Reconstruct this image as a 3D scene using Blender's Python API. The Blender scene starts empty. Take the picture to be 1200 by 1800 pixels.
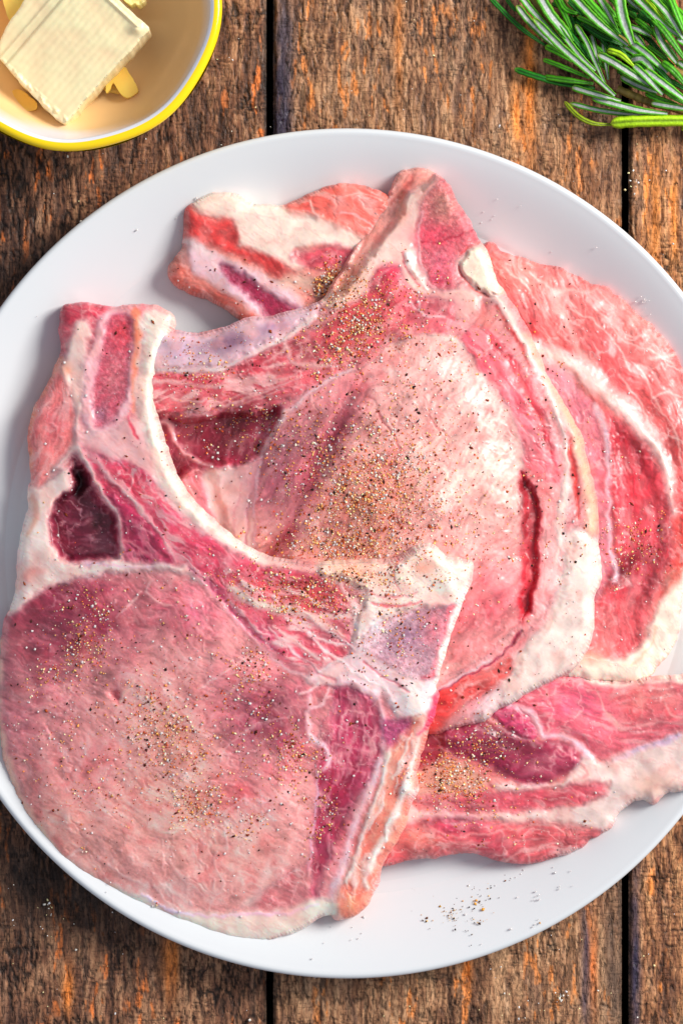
import bpy, math, random
import numpy as np
from mathutils import Vector

# ------------------------------------------------------------------ camera, world, light
K = 0.00018            # metres per photo unit on the table plane
H = 0.80 / K           # camera height in the same units
W0, H0 = 1200.0, 1800.0
R = math.radians
sc = bpy.context.scene
col = sc.collection

cam_d = bpy.data.cameras.new("camera")
cam = bpy.data.objects.new("camera", cam_d); col.objects.link(cam)
cam.location = (0, 0, 0.80)
cam_d.sensor_fit = 'VERTICAL'
cam_d.sensor_height = 36.0
cam_d.lens = 36.0 * 0.80 / (H0 * K)
cam_d.clip_start = 0.01; cam_d.clip_end = 50
sc.camera = cam

world = bpy.data.worlds.new("World"); sc.world = world; world.use_nodes = True
bg = world.node_tree.nodes["Background"]
bg.inputs[0].default_value = (0.80, 0.86, 1.0, 1); bg.inputs[1].default_value = 0.46

key = bpy.data.lights.new("window_light", 'AREA')
key.shape = 'RECTANGLE'; key.size = 0.56; key.size_y = 0.68
key.energy = 35.5; key.color = (1.0, 0.955, 0.90)
ko = bpy.data.objects.new("window_light", key); col.objects.link(ko)
ko.location = (1.10, 0.55, 0.93)
ko.rotation_euler = (Vector((0.0, 0.0, 0.0)) - Vector(ko.location)).to_track_quat('-Z', 'Y').to_euler()

sc.view_settings.view_transform = 'Standard'
sc.view_settings.look = 'None'
sc.view_settings.exposure = 0.0
sc.view_settings.gamma = 1.0

GAIN = 1.0            # photo value to albedo

# ------------------------------------------------------------------ noise and drawing helpers
_rng = np.random.RandomState(7)
_tab = _rng.rand(512, 512).astype(np.float32)

def vn(x, y, seed=0):
    x = np.asarray(x, np.float32) + seed * 37.31; y = np.asarray(y, np.float32) + seed * 91.7
    xi = np.floor(x).astype(np.int32); yi = np.floor(y).astype(np.int32)
    fx = x - xi; fy = y - yi
    fx = fx * fx * (3 - 2 * fx); fy = fy * fy * (3 - 2 * fy)
    x0 = xi & 511; x1 = (xi + 1) & 511; y0 = yi & 511; y1 = (yi + 1) & 511
    a = _tab[y0, x0]; b = _tab[y0, x1]; c = _tab[y1, x0]; d = _tab[y1, x1]
    return (a + (b - a) * fx) * (1 - fy) + (c + (d - c) * fx) * fy

def fbm(x, y, seed=0, octv=4, gain=0.5):
    s = 0; amp = 1; tot = 0
    for i in range(octv):
        s = s + amp * vn(x * 2 ** i * (0.96 + 0.02 * i) + y * 0.17 * i, y * 2 ** i - x * 0.17 * i, seed + i * 3)
        tot += amp; amp *= gain
    return s / tot

def ridge(x, y, seed=0, octv=3):
    n = fbm(x, y, seed, octv)
    return 1 - np.abs(n - 0.5) * 4

def sstep(a, b, x):
    t = np.clip((x - a) / (b - a), 0, 1)
    return t * t * (3 - 2 * t)

def lin(c):
    c = np.clip(np.asarray(c, np.float32), 0, 1)
    return np.where(c < 0.04045, c / 12.92, ((c + 0.055) / 1.055) ** 2.4)

def smooth_poly(pts, closed=True, sub=5):
    p = np.array(pts, float); n = len(p); out = []
    rng = range(n) if closed else range(n - 1)
    for i in rng:
        if closed:
            a, b, c, d = p[(i - 1) % n], p[i], p[(i + 1) % n], p[(i + 2) % n]
        else:
            a, b, c, d = p[max(i - 1, 0)], p[i], p[i + 1], p[min(i + 2, n - 1)]
        for k in range(sub):
            t = k / sub
            out.append(0.5 * ((2 * b) + (c - a) * t + (2 * a - 5 * b + 4 * c - d) * t * t + (3 * b - a - 3 * c + d) * t ** 3))
    if not closed: out.append(p[-1])
    return np.array(out)

def sdf_poly(X, Y, P):
    """negative inside"""
    d2 = np.full(X.shape, 1e12, np.float32); ins = np.zeros(X.shape, bool)
    n = len(P)
    for i in range(n):
        ax, ay = P[i]; bx, by = P[(i + 1) % n]
        ex, ey = bx - ax, by - ay; L = ex * ex + ey * ey
        if L < 1e-9: continue
        wx = X - ax; wy = Y - ay
        t = np.clip((wx * ex + wy * ey) / L, 0, 1)
        d2 = np.minimum(d2, (wx - t * ex) ** 2 + (wy - t * ey) ** 2)
        c = ((ay > Y) != (by > Y))
        if abs(by - ay) > 1e-9:
            ins ^= c & (X < ex * (Y - ay) / (by - ay) + ax)
    d = np.sqrt(d2)
    return np.where(ins, -d, d)

def tps(ctrl):
    P = np.array([(c[0], c[1]) for c in ctrl], float) / 300.0; z = np.array([c[2] for c in ctrl], float)
    n = len(P)
    def U(r2): return np.where(r2 > 1e-9, r2 * np.log(r2 + 1e-12), 0)
    r2 = ((P[:, None] - P[None]) ** 2).sum(-1)
    A = np.zeros((n + 3, n + 3)); A[:n, :n] = U(r2) + np.eye(n) * 0.05
    A[:n, n] = 1; A[:n, n + 1:] = P; A[n, :n] = 1; A[n + 1:, :n] = P.T
    w = np.linalg.solve(A, np.concatenate([z, [0, 0, 0]]))
    def f(X, Y):
        x = X / 300.0; y = Y / 300.0; o = w[n] + w[n + 1] * x + w[n + 2] * y
        for i in range(n): o = o + w[i] * U((x - P[i, 0]) ** 2 + (y - P[i, 1]) ** 2)
        return o
    return f

def to_world(u, v, z):
    """photo coordinates and height above the table -> metres"""
    u = np.asarray(u, float); v = np.asarray(v, float); z = np.asarray(z, float)
    s = (H - z) / H * K
    return np.stack([(u - 600) * s, (900 - v) * s, z * K], -1)

# ------------------------------------------------------------------ object helpers
def link_mesh(name, verts, faces, mat, parent=None, cols=None, normals=None, smooth=True):
    me = bpy.data.meshes.new(name)
    verts = np.asarray(verts, np.float32)
    if isinstance(faces, np.ndarray):
        nf, k = faces.shape
        me.vertices.add(len(verts)); me.vertices.foreach_set("co", verts.ravel())
        me.loops.add(nf * k); me.loops.foreach_set("vertex_index", faces.astype(np.int32).ravel())
        me.polygons.add(nf)
        me.polygons.foreach_set("loop_start", np.arange(0, nf * k, k, dtype=np.int32))
        me.update(calc_edges=True)
    else:
        me.from_pydata([tuple(v) for v in verts], [], faces)
        nf = len(faces)
    if smooth:
        me.polygons.foreach_set("use_smooth", np.ones(len(me.polygons), bool))
    if cols is not None:
        at = me.color_attributes.new("Col", 'FLOAT_COLOR', 'POINT')
        c4 = np.ones((len(verts), 4), np.float32); c4[:, :3] = cols
        at.data.foreach_set("color", c4.ravel())
    me.validate()
    if normals is not None:
        try: me.normals_split_custom_set_from_vertices([tuple(n) for n in normals])
        except Exception as e: print("normals", e)
    me.materials.append(mat)
    o = bpy.data.objects.new(name, me); col.objects.link(o)
    if parent is not None: o.parent = parent
    return o

def tag(o, label=None, cat=None, group=None, kind=None):
    if label: o['label'] = label
    if cat: o['category'] = cat
    if group: o['group'] = group
    if kind: o['kind'] = kind
    return o

def empty(name, loc=(0, 0, 0)):
    o = bpy.data.objects.new(name, None); o.empty_display_size = 0.01
    col.objects.link(o); o.location = loc
    return o

def child_of(o, root):
    """parent while the mesh stays where it is (its vertices are in world metres)"""
    o.parent = root
    o.location = -Vector(root.location)
    return o

def material(name, rough=0.4, spec=0.5, color=None, bump=None, coat=0.0, rough_noise=None, mix=None, sss=None, trans=0.0, ior=1.45):
    m = bpy.data.materials.new(name); m.use_nodes = True
    nt = m.node_tree; b = nt.nodes["Principled BSDF"]; L = nt.links
    b.inputs["Roughness"].default_value = rough
    b.inputs["Specular IOR Level"].default_value = spec
    b.inputs["IOR"].default_value = ior
    b.inputs["Coat Weight"].default_value = coat
    b.inputs["Coat Roughness"].default_value = 0.12
    b.inputs["Transmission Weight"].default_value = trans
    tc = nt.nodes.new("ShaderNodeTexCoord")
    if color is None:
        a = nt.nodes.new("ShaderNodeAttribute"); a.attribute_name = "Col"; src = a.outputs["Color"]
    else:
        a = nt.nodes.new("ShaderNodeRGB"); a.outputs[0].default_value = (*color, 1); src = a.outputs[0]
    if mix:   # (scale, low, high): fine tonal grain
        n = nt.nodes.new("ShaderNodeTexNoise"); n.inputs["Scale"].default_value = mix[0]; n.inputs["Detail"].default_value = 5
        L.new(tc.outputs["Object"], n.inputs["Vector"])
        mr = nt.nodes.new("ShaderNodeMapRange"); mr.inputs[1].default_value = 0.3; mr.inputs[2].default_value = 0.7
        mr.inputs[3].default_value = mix[1]; mr.inputs[4].default_value = mix[2]
        L.new(n.outputs[0], mr.inputs[0])
        mm = nt.nodes.new("ShaderNodeVectorMath"); mm.operation = 'SCALE'
        L.new(src, mm.inputs[0]); L.new(mr.outputs[0], mm.inputs["Scale"]); src = mm.outputs[0]
    L.new(src, b.inputs["Base Color"])
    if sss:
        b.inputs["Subsurface Weight"].default_value = sss[0]
        b.inputs["Subsurface Radius"].default_value = (1.0, 0.45, 0.3)
        b.inputs["Subsurface Scale"].default_value = sss[1]
    if rough_noise:
        n = nt.nodes.new("ShaderNodeTexNoise"); n.inputs["Scale"].default_value = rough_noise[0]; n.inputs["Detail"].default_value = 4
        L.new(tc.outputs["Object"], n.inputs["Vector"])
        mr = nt.nodes.new("ShaderNodeMapRange"); mr.inputs[1].default_value = 0.35; mr.inputs[2].default_value = 0.65
        mr.inputs[3].default_value = rough_noise[1]; mr.inputs[4].default_value = rough_noise[2]
        L.new(n.outputs[0], mr.inputs[0]); L.new(mr.outputs[0], b.inputs["Roughness"])
    if bump:
        last = None
        for (scale, dist, strength) in bump:
            n = nt.nodes.new("ShaderNodeTexNoise"); n.inputs["Scale"].default_value = scale; n.inputs["Detail"].default_value = 3
            L.new(tc.outputs["Object"], n.inputs["Vector"])
            bp = nt.nodes.new("ShaderNodeBump"); bp.inputs["Distance"].default_value = dist; bp.inputs["Strength"].default_value = strength
            L.new(n.outputs[0], bp.inputs["Height"])
            if last: L.new(last.outputs[0], bp.inputs["Normal"])
            last = bp
        L.new(last.outputs[0], b.inputs["Normal"])
    return m

SSS = (0.7, 0.0018)
M_lean = material("raw_pork", 0.30, 0.6, bump=[(700, 0.0003, 0.16)], rough_noise=(200, 0.28, 0.52), mix=(1500, 0.92, 1.08), sss=SSS)
M_fat = material("pork_fat", 0.30, 0.55, bump=[(350, 0.0004, 0.10)], rough_noise=(160, 0.27, 0.48), mix=(700, 0.96, 1.04), sss=SSS)
M_bone = material("cut_bone", 0.38, 0.45, bump=[(1900, 0.0003, 0.5)], rough_noise=(500, 0.28, 0.5), mix=(1800, 0.90, 1.10), sss=SSS)
M_wood = material("weathered_wood", 0.62, 0.35, rough_noise=(150, 0.45, 0.75), mix=(1300, 0.85, 1.15))
def add_grain(m):
    """short torn wood fibres, finer than the mesh: tone and relief together"""
    nt = m.node_tree; L = nt.links; b = nt.nodes["Principled BSDF"]
    tc = nt.nodes.new("ShaderNodeTexCoord"); last = None; src = b.inputs["Base Color"].links[0].from_socket
    for (sx, sy, lo, hi, dk, dist, lim) in ((1500, 430, .34, .50, .62, .9, .00035), (700, 150, .33, .46, .62, 1.4, .0005), (260, 1500, .32, .44, .72, .7, .0002)):
        mp = nt.nodes.new("ShaderNodeMapping"); mp.inputs["Scale"].default_value = (sx, sy, 60)
        n = nt.nodes.new("ShaderNodeTexNoise"); n.inputs["Scale"].default_value = 1.0; n.inputs["Detail"].default_value = 3; n.inputs["Distortion"].default_value = dist
        L.new(tc.outputs["Object"], mp.inputs[0]); L.new(mp.outputs[0], n.inputs["Vector"])
        mr = nt.nodes.new("ShaderNodeMapRange"); mr.interpolation_type = 'SMOOTHSTEP'
        for i, v in enumerate((lo, hi, dk, 1.1)): mr.inputs[i + 1].default_value = v
        L.new(n.outputs[0], mr.inputs[0])
        vm = nt.nodes.new("ShaderNodeVectorMath"); vm.operation = 'SCALE'; L.new(src, vm.inputs[0]); L.new(mr.outputs[0], vm.inputs["Scale"]); src = vm.outputs[0]
        bp = nt.nodes.new("ShaderNodeBump"); bp.inputs["Distance"].default_value = lim; bp.inputs["Strength"].default_value = 0.7
        L.new(mr.outputs[0], bp.inputs["Height"])
        if last: L.new(last.outputs[0], bp.inputs["Normal"])
        last = bp
    L.new(src, b.inputs["Base Color"]); L.new(last.outputs[0], b.inputs["Normal"])
add_grain(M_wood)
M_plate = material("white_glaze", 0.28, 0.5, color=(0.67, 0.70, 0.72), bump=[(40, 0.0006, 0.08)], rough_noise=(60, 0.12, 0.24))
M_enamel = material("bowl_enamel", 0.16, 0.5, bump=[(60, 0.0005, 0.12)])
M_butter = material("butter", 0.34, 0.45, bump=[(260, 0.0004, 0.15)], mix=(120, 0.97, 1.03), sss=(0.12, 0.002))
M_leaf = material("rosemary_leaf", 0.46, 0.4, bump=[(1600, 0.0003, 0.6)], mix=(900, 0.8, 1.2))
M_stem = material("rosemary_stem", 0.55, 0.4, bump=[(900, 0.0003, 0.6)], mix=(600, 0.75, 1.25))
M_grain = material("spice_grain", 0.6, 0.25, mix=(3000, 0.8, 1.2))
M_salt = material("salt_crystal", 0.12, 0.6, color=(0.95, 0.90, 0.88), trans=0.35)
PART_MAT = {'lean': M_lean, 'fat': M_fat, 'bone': M_bone, 'butter': M_butter}

# ------------------------------------------------------------------ the slab: a thick cut piece with painted regions
G = 2.0
def split_pieces(mask_flat, cell):
    """label the connected patches of one part"""
    m = np.zeros(cell.shape, bool); m[cell] = mask_flat
    L = np.where(m, np.arange(m.size).reshape(m.shape) + 1, 0)
    for it in range(900):
        N = L.copy()
        for ax in (0, 1):
            a = [slice(None)] * 2; b = [slice(None)] * 2; a[ax] = slice(1, None); b[ax] = slice(None, -1); a, b = tuple(a), tuple(b)
            N[a] = np.where(m[a], np.maximum(N[a], N[b]), 0); N[b] = np.where(m[b], np.maximum(N[b], N[a]), 0)
        if (N == L).all(): break
        L = N
    return L[cell][mask_flat]

class Slab:
    def __init__(s, outline, height, seed, base, warp=5.0, rag=1.5, sub=5):
        s.seed = seed; s.gain = 1.0
        P = smooth_poly(outline, True, sub); s.P = P
        x0, y0 = P.min(0) - 8; x1, y1 = P.max(0) + 8
        xs = np.arange(math.floor(x0 / G) * G, x1, G); ys = np.arange(math.floor(y0 / G) * G, y1, G)
        s.xs, s.ys = xs, ys
        s.U, s.V = np.meshgrid(xs.astype(np.float32), ys.astype(np.float32))
        U, V = s.U, s.V
        s.wu = U + warp * 2 * (fbm(U / 26, V / 26, seed + 1, 3) - 0.5) + 5 * (fbm(U / 11, V / 11, seed + 2, 2) - 0.5)
        s.wv = V + warp * 2 * (fbm(U / 26, V / 26, seed + 5, 3) - 0.5) + 5 * (fbm(U / 11, V / 11, seed + 6, 2) - 0.5)
        s.D = sdf_poly(U, V, P) + rag * 3 * (fbm(U / 17, V / 17, seed + 9, 2) - 0.5)
        s.Z = tps(height)(U, V).astype(np.float32)
        s.C = np.zeros(U.shape + (3,), np.float32); s.C[:] = np.array(base) / 255.0
        s.T = np.zeros(U.shape + (3,), np.float32); s.T[..., 0] = 1     # lean, fat, bone texture weights
        s.Ang = np.full(U.shape, -1e3, np.float32); s.Str = np.full(U.shape, 0.25, np.float32)
        s.part = np.zeros(U.shape, np.int16); s.names = [('lean_meat', 'lean')]
    def _sub(s, P, m):
        x0, y0 = P.min(0) - m; x1, y1 = P.max(0) + m
        i0 = max(0, int((x0 - s.xs[0]) / G)); i1 = min(len(s.xs), int((x1 - s.xs[0]) / G) + 2)
        j0 = max(0, int((y0 - s.ys[0]) / G)); j1 = min(len(s.ys), int((y1 - s.ys[0]) / G) + 2)
        return (slice(j0, j1), slice(i0, i1))
    def poly(s, pts, rgb, tex='lean', part=None, soft=9, dz=0, op=1.0, rim=0, fib=None):
        """rim: round the height over this many units; rnd: colour variation"""
        P = smooth_poly(pts, True, 4); sl = s._sub(P, soft * 2 + 14)
        if sl[0].stop <= sl[0].start or sl[1].stop <= sl[1].start: return s
        d = sdf_poly(s.wu[sl], s.wv[sl], P)
        d = d + 0.55 * soft * 2 * (fbm(s.U[sl] / 16, s.V[sl] / 16, s.seed + 91, 3) - 0.5)
        a = sstep(soft, -soft, d)
        ca = (a * op)[..., None]
        if fib is not None:
            s.Ang[sl][d < 0] = R(fib[0]); s.Str[sl] = s.Str[sl] * (1 - a) + a * fib[1]
        s.C[sl] = s.C[sl] * (1 - ca) + ca * np.array(rgb, np.float32) / 255.0
        ti = {'lean': 0, 'fat': 1, 'bone': 2}[tex]; tv = np.zeros(3, np.float32); tv[ti] = 1
        s.T[sl] = s.T[sl] * (1 - ca) + ca * tv
        if dz:
            k = a if not rim else sstep(0, -rim, d)
            s.Z[sl] += dz * k
        if part:
            key = (part, tex)
            if key not in s.names: s.names.append(key)
            s.part[sl][d < 0] = s.names.index(key)
        return s
    def line(s, pts, w, rgb, tex='fat', soft=None, dz=0, op=1.0, part=None):
        """w: width at each point or a number"""
        n = len(pts); w = [w] * n if not hasattr(w, '__len__') else list(w)
        P3 = smooth_poly([(p[0], p[1], ww) for p, ww in zip(pts, w)], False, 4)
        P = P3[:, :2]; sl = s._sub(P, max(w) + 14)
        X, Y = s.wu[sl], s.wv[sl]
        if X.size == 0: return s
        best = np.full(X.shape, 1e9, np.float32)
        for i in range(len(P) - 1):
            ax, ay = P[i]; ex, ey = P[i + 1] - P[i]; L = ex * ex + ey * ey + 1e-9
            t = np.clip(((X - ax) * ex + (Y - ay) * ey) / L, 0, 1)
            dd = np.sqrt((X - ax - t * ex) ** 2 + (Y - ay - t * ey) ** 2) - 0.5 * (P3[i, 2] + t * (P3[i + 1, 2] - P3[i, 2]))
            best = np.minimum(best, dd)
        best = best + 0.5 * np.mean(w) * (fbm(s.U[sl] / 22, s.V[sl] / 22, s.seed + 88, 3) - 0.4)
        sf = soft if soft is not None else max(2.6, 0.45 * max(w))
        dz = dz * 0.6
        a = sstep(sf, -sf, best); ca = (a * op)[..., None]
        s.C[sl] = s.C[sl] * (1 - ca) + ca * np.array(rgb, np.float32) / 255.0
        ti = {'lean': 0, 'fat': 1, 'bone': 2}[tex]; tv = np.zeros(3, np.float32); tv[ti] = 1
        s.T[sl] = s.T[sl] * (1 - ca) + ca * tv
        if dz: s.Z[sl] += dz * a
        if part:
            key = (part, tex)
            if key not in s.names: s.names.append(key)
            s.part[sl][best < 0] = s.names.index(key)
        return s
    def blob(s, u, v, r, rgb=None, op=0.5, dz=0, rx=1.0, ang=0):
        """a soft patch of tint or a soft swell"""
        c, n = math.cos(R(ang)), math.sin(R(ang))
        x = (s.wu - u) * c + (s.wv - v) * n; y = -(s.wu - u) * n + (s.wv - v) * c
        a = np.exp(-((x / rx) ** 2 + y ** 2) / (r * r))
        if rgb is not None:
            ca = (a * op * (0.6 + 0.8 * fbm(s.U / 18, s.V / 18, s.seed + 33, 3)))[..., None].clip(0, 1)
            s.C = s.C * (1 - ca) + ca * np.array(rgb, np.float32) / 255.0
        if dz: s.Z += dz * a
        return s
    def finish(s, marble=0.5, fibre=(1, 0), rnd=1.0, edge_r=20):
        U, V, C, T = s.U, s.V, s.C, s.T; sd = s.seed
        lean, fat, bone = T[..., 0], T[..., 1], T[..., 2]
        big = fbm(U / 80, V / 80, sd + 11, 3) - 0.5; mid = fbm(s.wu / 22, s.wv / 22, sd + 12, 3) - 0.5
        fine = fbm(U / 4.5, V / 4.5, sd + 13, 2) - 0.5
        ang = math.atan2(fibre[1], fibre[0]); wx = 60 * (fbm(U / 110, V / 110, sd + 61, 2) - .5); wy = 60 * (fbm(U / 110, V / 110, sd + 63, 2) - .5)
        ang = np.where(s.Ang > -99, s.Ang, ang); a = (s.wu + wx) * np.cos(ang) + (s.wv + wy) * np.sin(ang); b = -(s.wu + wx) * np.sin(ang) + (s.wv + wy) * np.cos(ang)
        b = b + 7 * (vn(a / 30, b / 30, sd + 65) - .5)
        fib = fbm(a / 30, b / 5.5, sd + 14, 3) - 0.5; fib2 = fbm(a / 14, b / 3.4, sd + 15, 2) - 0.5
        val = 1 + lean * (0.30 * big + 0.30 * mid + 0.14 * fine + 0.30 * fib + 0.24 * fib2) * rnd + fat * (0.10 * big + 0.12 * mid + 0.05 * fine + 0.06 * fib) + bone * (0.2 * mid + 0.30 * fine + 0.2 * fib)
        C *= val[..., None]
        # redder and paler areas of the lean
        pal = sstep(0.52, 0.75, fbm(s.wu / 38 + 9, s.wv / 38, sd + 51, 4)); ca = (pal * lean * 0.28)[..., None]
        C[:] = C * (1 - ca) + ca * np.array([0.91, 0.67, 0.64], np.float32)
        red = sstep(0.55, 0.72, fbm(s.wu / 30, s.wv / 30 + 5, sd + 53, 4)); ca = (red * lean * 0.30)[..., None]
        C[:] = C * (1 - ca) + ca * C * np.array([0.92, 0.62, 0.66], np.float32)
        # fat streaks that follow the grain of the muscle
        st = fbm(a / 46, b / 8.5, sd + 55, 4); st = sstep(0.50, 0.68, st) * (0.35 + 0.65 * sstep(.4, .6, fbm(U / 34, V / 34, sd + 56, 2)))
        ca = np.clip(st * s.Str * lean * 0.85, 0, .9)[..., None]; C[:] = C * (1 - ca) + ca * np.array([0.93, 0.74, 0.72], np.float32); stz = st * s.Str
        # pale threads of fat
        wv_ = ridge(s.wu / 46, s.wv / 46, sd + 17, 4); wv2 = ridge(a / 44, b / 17, sd + 19, 4); wv3 = ridge(s.wu / 17, s.wv / 17, sd + 20, 3)
        g1 = sstep(0.42, 0.62, fbm(U / 60, V / 60, sd + 21, 2)); g2 = sstep(0.45, 0.65, fbm(U / 50, V / 50, sd + 23, 2)); g3 = sstep(0.5, 0.7, fbm(U / 70, V / 70, sd + 24, 2))
        vein = (sstep(0.88, 0.985, wv_) * g1 * 0.75 + sstep(0.84, 0.99, wv2) * g2 * 0.6 + sstep(0.84, 0.98, wv3) * g3 * 0.45) * marble * np.where(s.Ang > -99, np.clip(0.25 + 1.2 * s.Str, 0, 1), 0.8)
        vein = np.clip(vein, 0, 0.8) * lean; ca = vein[..., None]
        s.C = C * (1 - ca) + ca * np.array([0.93, 0.74, 0.72], np.float32)
        # wet beads on the lean
        bead = sstep(0.74, 0.93, vn(U / 6.0, V / 6.0, sd + 25)) * sstep(0.45, 0.65, fbm(U / 36, V / 36, sd + 26, 3))
        ca = (bead * lean * 0.28)[..., None]; s.C = s.C * (1 - ca) + ca * np.array([0.96, 0.76, 0.77], np.float32)
        fb = sstep(0.50, 0.72, fbm(s.wu / 26, s.wv / 26, sd + 27, 4))
        ca = (fb * fat * 0.34)[..., None]; s.C = s.C * (1 - ca) + ca * np.array([0.93, 0.66, 0.61], np.float32)
        fl = sstep(0.8, 0.98, ridge(a / 30, b / 12, sd + 71, 3)); ca = (fl * fat * 0.22)[..., None]; s.C = s.C * (1 - ca) + ca * np.array([0.90, 0.60, 0.58], np.float32)
        sp = sstep(0.60, 0.8, vn(U / 3.4, V / 3.4, sd + 28)); ca = (sp * bone * 0.22)[..., None]
        s.C = s.C * (1 - ca) + ca * np.array([0.48, 0.16, 0.22], np.float32)
        sp = sstep(0.64, 0.8, vn(U / 3.9, V / 3.9, sd + 29)); ca = (sp * bone * 0.22)[..., None]
        s.C = s.C * (1 - ca) + ca * np.array([0.90, 0.72, 0.72], np.float32)
        # relief
        crease = sstep(0.86, 0.99, ridge(s.wu / 40 + 3, s.wv / 40, sd + 81, 3)) * sstep(0.52, 0.68, fbm(U / 60, V / 60, sd + 83, 2))
        sm = fbm(U / 36, V / 36, sd + 85, 2) - .5
        calm = 0.50 + 0.6 * np.clip(s.Str, 0, 1)
        s.Z += lean * (8 * big) + lean * calm * (7.0 * sm + 0.8 * stz + 1.5 * mid + 0.25 * fine + 0.9 * fib + 0.45 * fib2 + 1.7 * bead + 0.6 * vein - 1.6 * crease)
        s.Z += fat * (7 * big + 7.0 * sm + 0.9 * mid + 0.12 * fine + 0.35 * fib + 0.3 * fl) + bone * (2.0 * mid + 1.1 * fine)
        d = np.clip(-s.D, 0, edge_r)
        s.Z -= edge_r * (1 - np.sqrt(np.clip(1 - (1 - d / edge_r) ** 2, 0, 1))) * 0.9
        return s
    def build(s, root, thick=80, mats=PART_MAT, side_name='cut_edge', bulge=5, floor=None):
        U, V, D, Z = s.U.copy(), s.V.copy(), s.D, s.Z
        ny, nx = U.shape
        ok = D < -0.2
        cell = ok[:-1, :-1] & ok[1:, :-1] & ok[:-1, 1:] & ok[1:, 1:]
        idx = np.arange(ny * nx).reshape(ny, nx)
        q = np.stack([idx[:-1, :-1], idx[1:, :-1], idx[1:, 1:], idx[:-1, 1:]], -1)[cell]
        # boundary edges, outward push onto the traced outline
        e = np.concatenate([q[:, [0, 1]], q[:, [1, 2]], q[:, [2, 3]], q[:, [3, 0]]])
        kf = e[:, 0].astype(np.int64) * (nx * ny) + e[:, 1]; kr = e[:, 1].astype(np.int64) * (nx * ny) + e[:, 0]
        be = e[~np.isin(kf, kr)]
        gy, gx = np.gradient(D, G); gl = np.hypot(gx, gy) + 1e-6; gx /= gl; gy /= gl
        bv = np.unique(be)
        f = U.ravel(); g = V.ravel(); dd = D.ravel()
        push = np.clip(-dd[bv], 0, 2.6)
        f[bv] += push * gx.ravel()[bv]; g[bv] += push * gy.ravel()[bv]
        pos = to_world(f, g, Z.ravel())
        # normals over the whole top so that parts meet without a seam
        pg = pos.reshape(ny, nx, 3)
        tu = np.gradient(pg, axis=1); tv = np.gradient(pg, axis=0)
        nrm = np.cross(tv, tu); nrm /= np.linalg.norm(nrm, axis=-1, keepdims=True) + 1e-12
        nrm *= np.sign(nrm[..., 2:3] + 1e-9); nrm = nrm.reshape(-1, 3)
        cl = lin(s.C.reshape(-1, 3)) * (s.T.reshape(-1, 3) @ np.array([1.10, 1.00, 1.08]) * s.gain)[:, None]; cl = np.minimum(cl, 0.93)
        fp = s.part[:-1, :-1][cell]; made = {}
        # drop specks: hand tiny leftovers to the base part
        for k, (nm, tx) in enumerate(s.names):
            sel = q[fp == k]
            if len(sel) == 0: continue
            if len(sel) < 40 and k > 0: sel = sel
            groups = [sel]
            if k == 0:
                lab = split_pieces(fp == k, cell)
                groups = [sel[lab == u] for u in np.unique(lab)]
                Lg = np.zeros(cell.shape, np.int64); t_ = np.zeros(len(fp), np.int64); t_[fp == k] = lab; Lg[cell] = t_
                Pg = np.full(cell.shape, -1); Pg[cell] = fp
                keep_ = []
                for u_ in np.unique(lab):
                    if (lab == u_).sum() >= 150: keep_.append(u_); continue
                    jj, ii = np.where(Lg == u_); nb_ = []
                    for dj, di in ((0, 1), (0, -1), (1, 0), (-1, 0)):
                        j2 = np.clip(jj + dj, 0, cell.shape[0] - 1); i2 = np.clip(ii + di, 0, cell.shape[1] - 1)
                        v_ = Pg[j2, i2]; nb_ += list(v_[v_ > 0])
                    if nb_: Pg[jj, ii] = max(set(nb_), key=nb_.count)
                fp = Pg[cell]
                groups = [sel[lab == u_] for u_ in keep_] or [sel]
            for sel in groups:
                vi, inv = np.unique(sel, return_inverse=True)
                o = link_mesh(nm, pos[vi], inv.reshape(sel.shape), mats[tx], cols=cl[vi], normals=nrm[vi])
                child_of(o, root); made.setdefault(nm, o)
        if 'marrow' in made and 'rib_bone' in made:      # the marrow sits inside its bone
            made['marrow'].parent = made['rib_bone']; made['marrow'].location = (0, 0, 0)
        # side wall and turned-in underside
        m = {v: i for i, v in enumerate(bv)}
        ea = np.array([m[a] for a in be[:, 0]]); eb = np.array([m[b] for b in be[:, 1]])
        nb = len(bv); gxx = gx.ravel()[bv]; gyy = gy.ravel()[bv]
        rings = []; cols = []
        prof = [(0, 0), (bulge * .6, .12), (bulge, .35), (bulge * .9, .6), (bulge * .2, .85), (-8, 1.0), (-22, 1.0)]
        zb = Z.ravel()[bv]
        jit = fbm(f[bv] / 10, g[bv] / 10, s.seed + 41, 3) - 0.5
        th = thick(f[bv], g[bv]) if callable(thick) else np.full(nb, float(thick))
        for (off, dr) in prof:
            o_ = off + (3 * jit if dr > 0 else 0)
            zz = zb - th * dr
            if floor is not None: zz = np.maximum(zz, np.minimum(floor(f[bv], g[bv]) - 1.5, zb - 4 * dr))
            # the wall hangs straight below the top edge in space
            x = pos[bv].copy(); x[:, 0] += gxx * o_ * K; x[:, 1] -= gyy * o_ * K; x[:, 2] = zz * K
            rings.append(x); cols.append(cl[bv] * (1 + 0.4 * (fbm(f[bv] / 7, g[bv] / 7 + dr * 9, s.seed + 43, 2) - 0.5))[:, None])
        vv = np.concatenate(rings); cc = np.concatenate(cols); fs = []
        for r in range(len(prof) - 1):
            fs.append(np.stack([ea + r * nb, ea + (r + 1) * nb, eb + (r + 1) * nb, eb + r * nb], -1))
        fs = np.concatenate(fs)
        o = link_mesh(side_name, vv, fs[:, ::-1], mats[s.names[0][1]], cols=cc); child_of(o, root)
        return s

SURF = []
      # things that seasoning can land on, topmost last

def centre(s, z=0):
    c = (s.P.min(0) + s.P.max(0)) / 2
    return tuple(to_world(c[0], c[1], z))

exec_order = []

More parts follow.
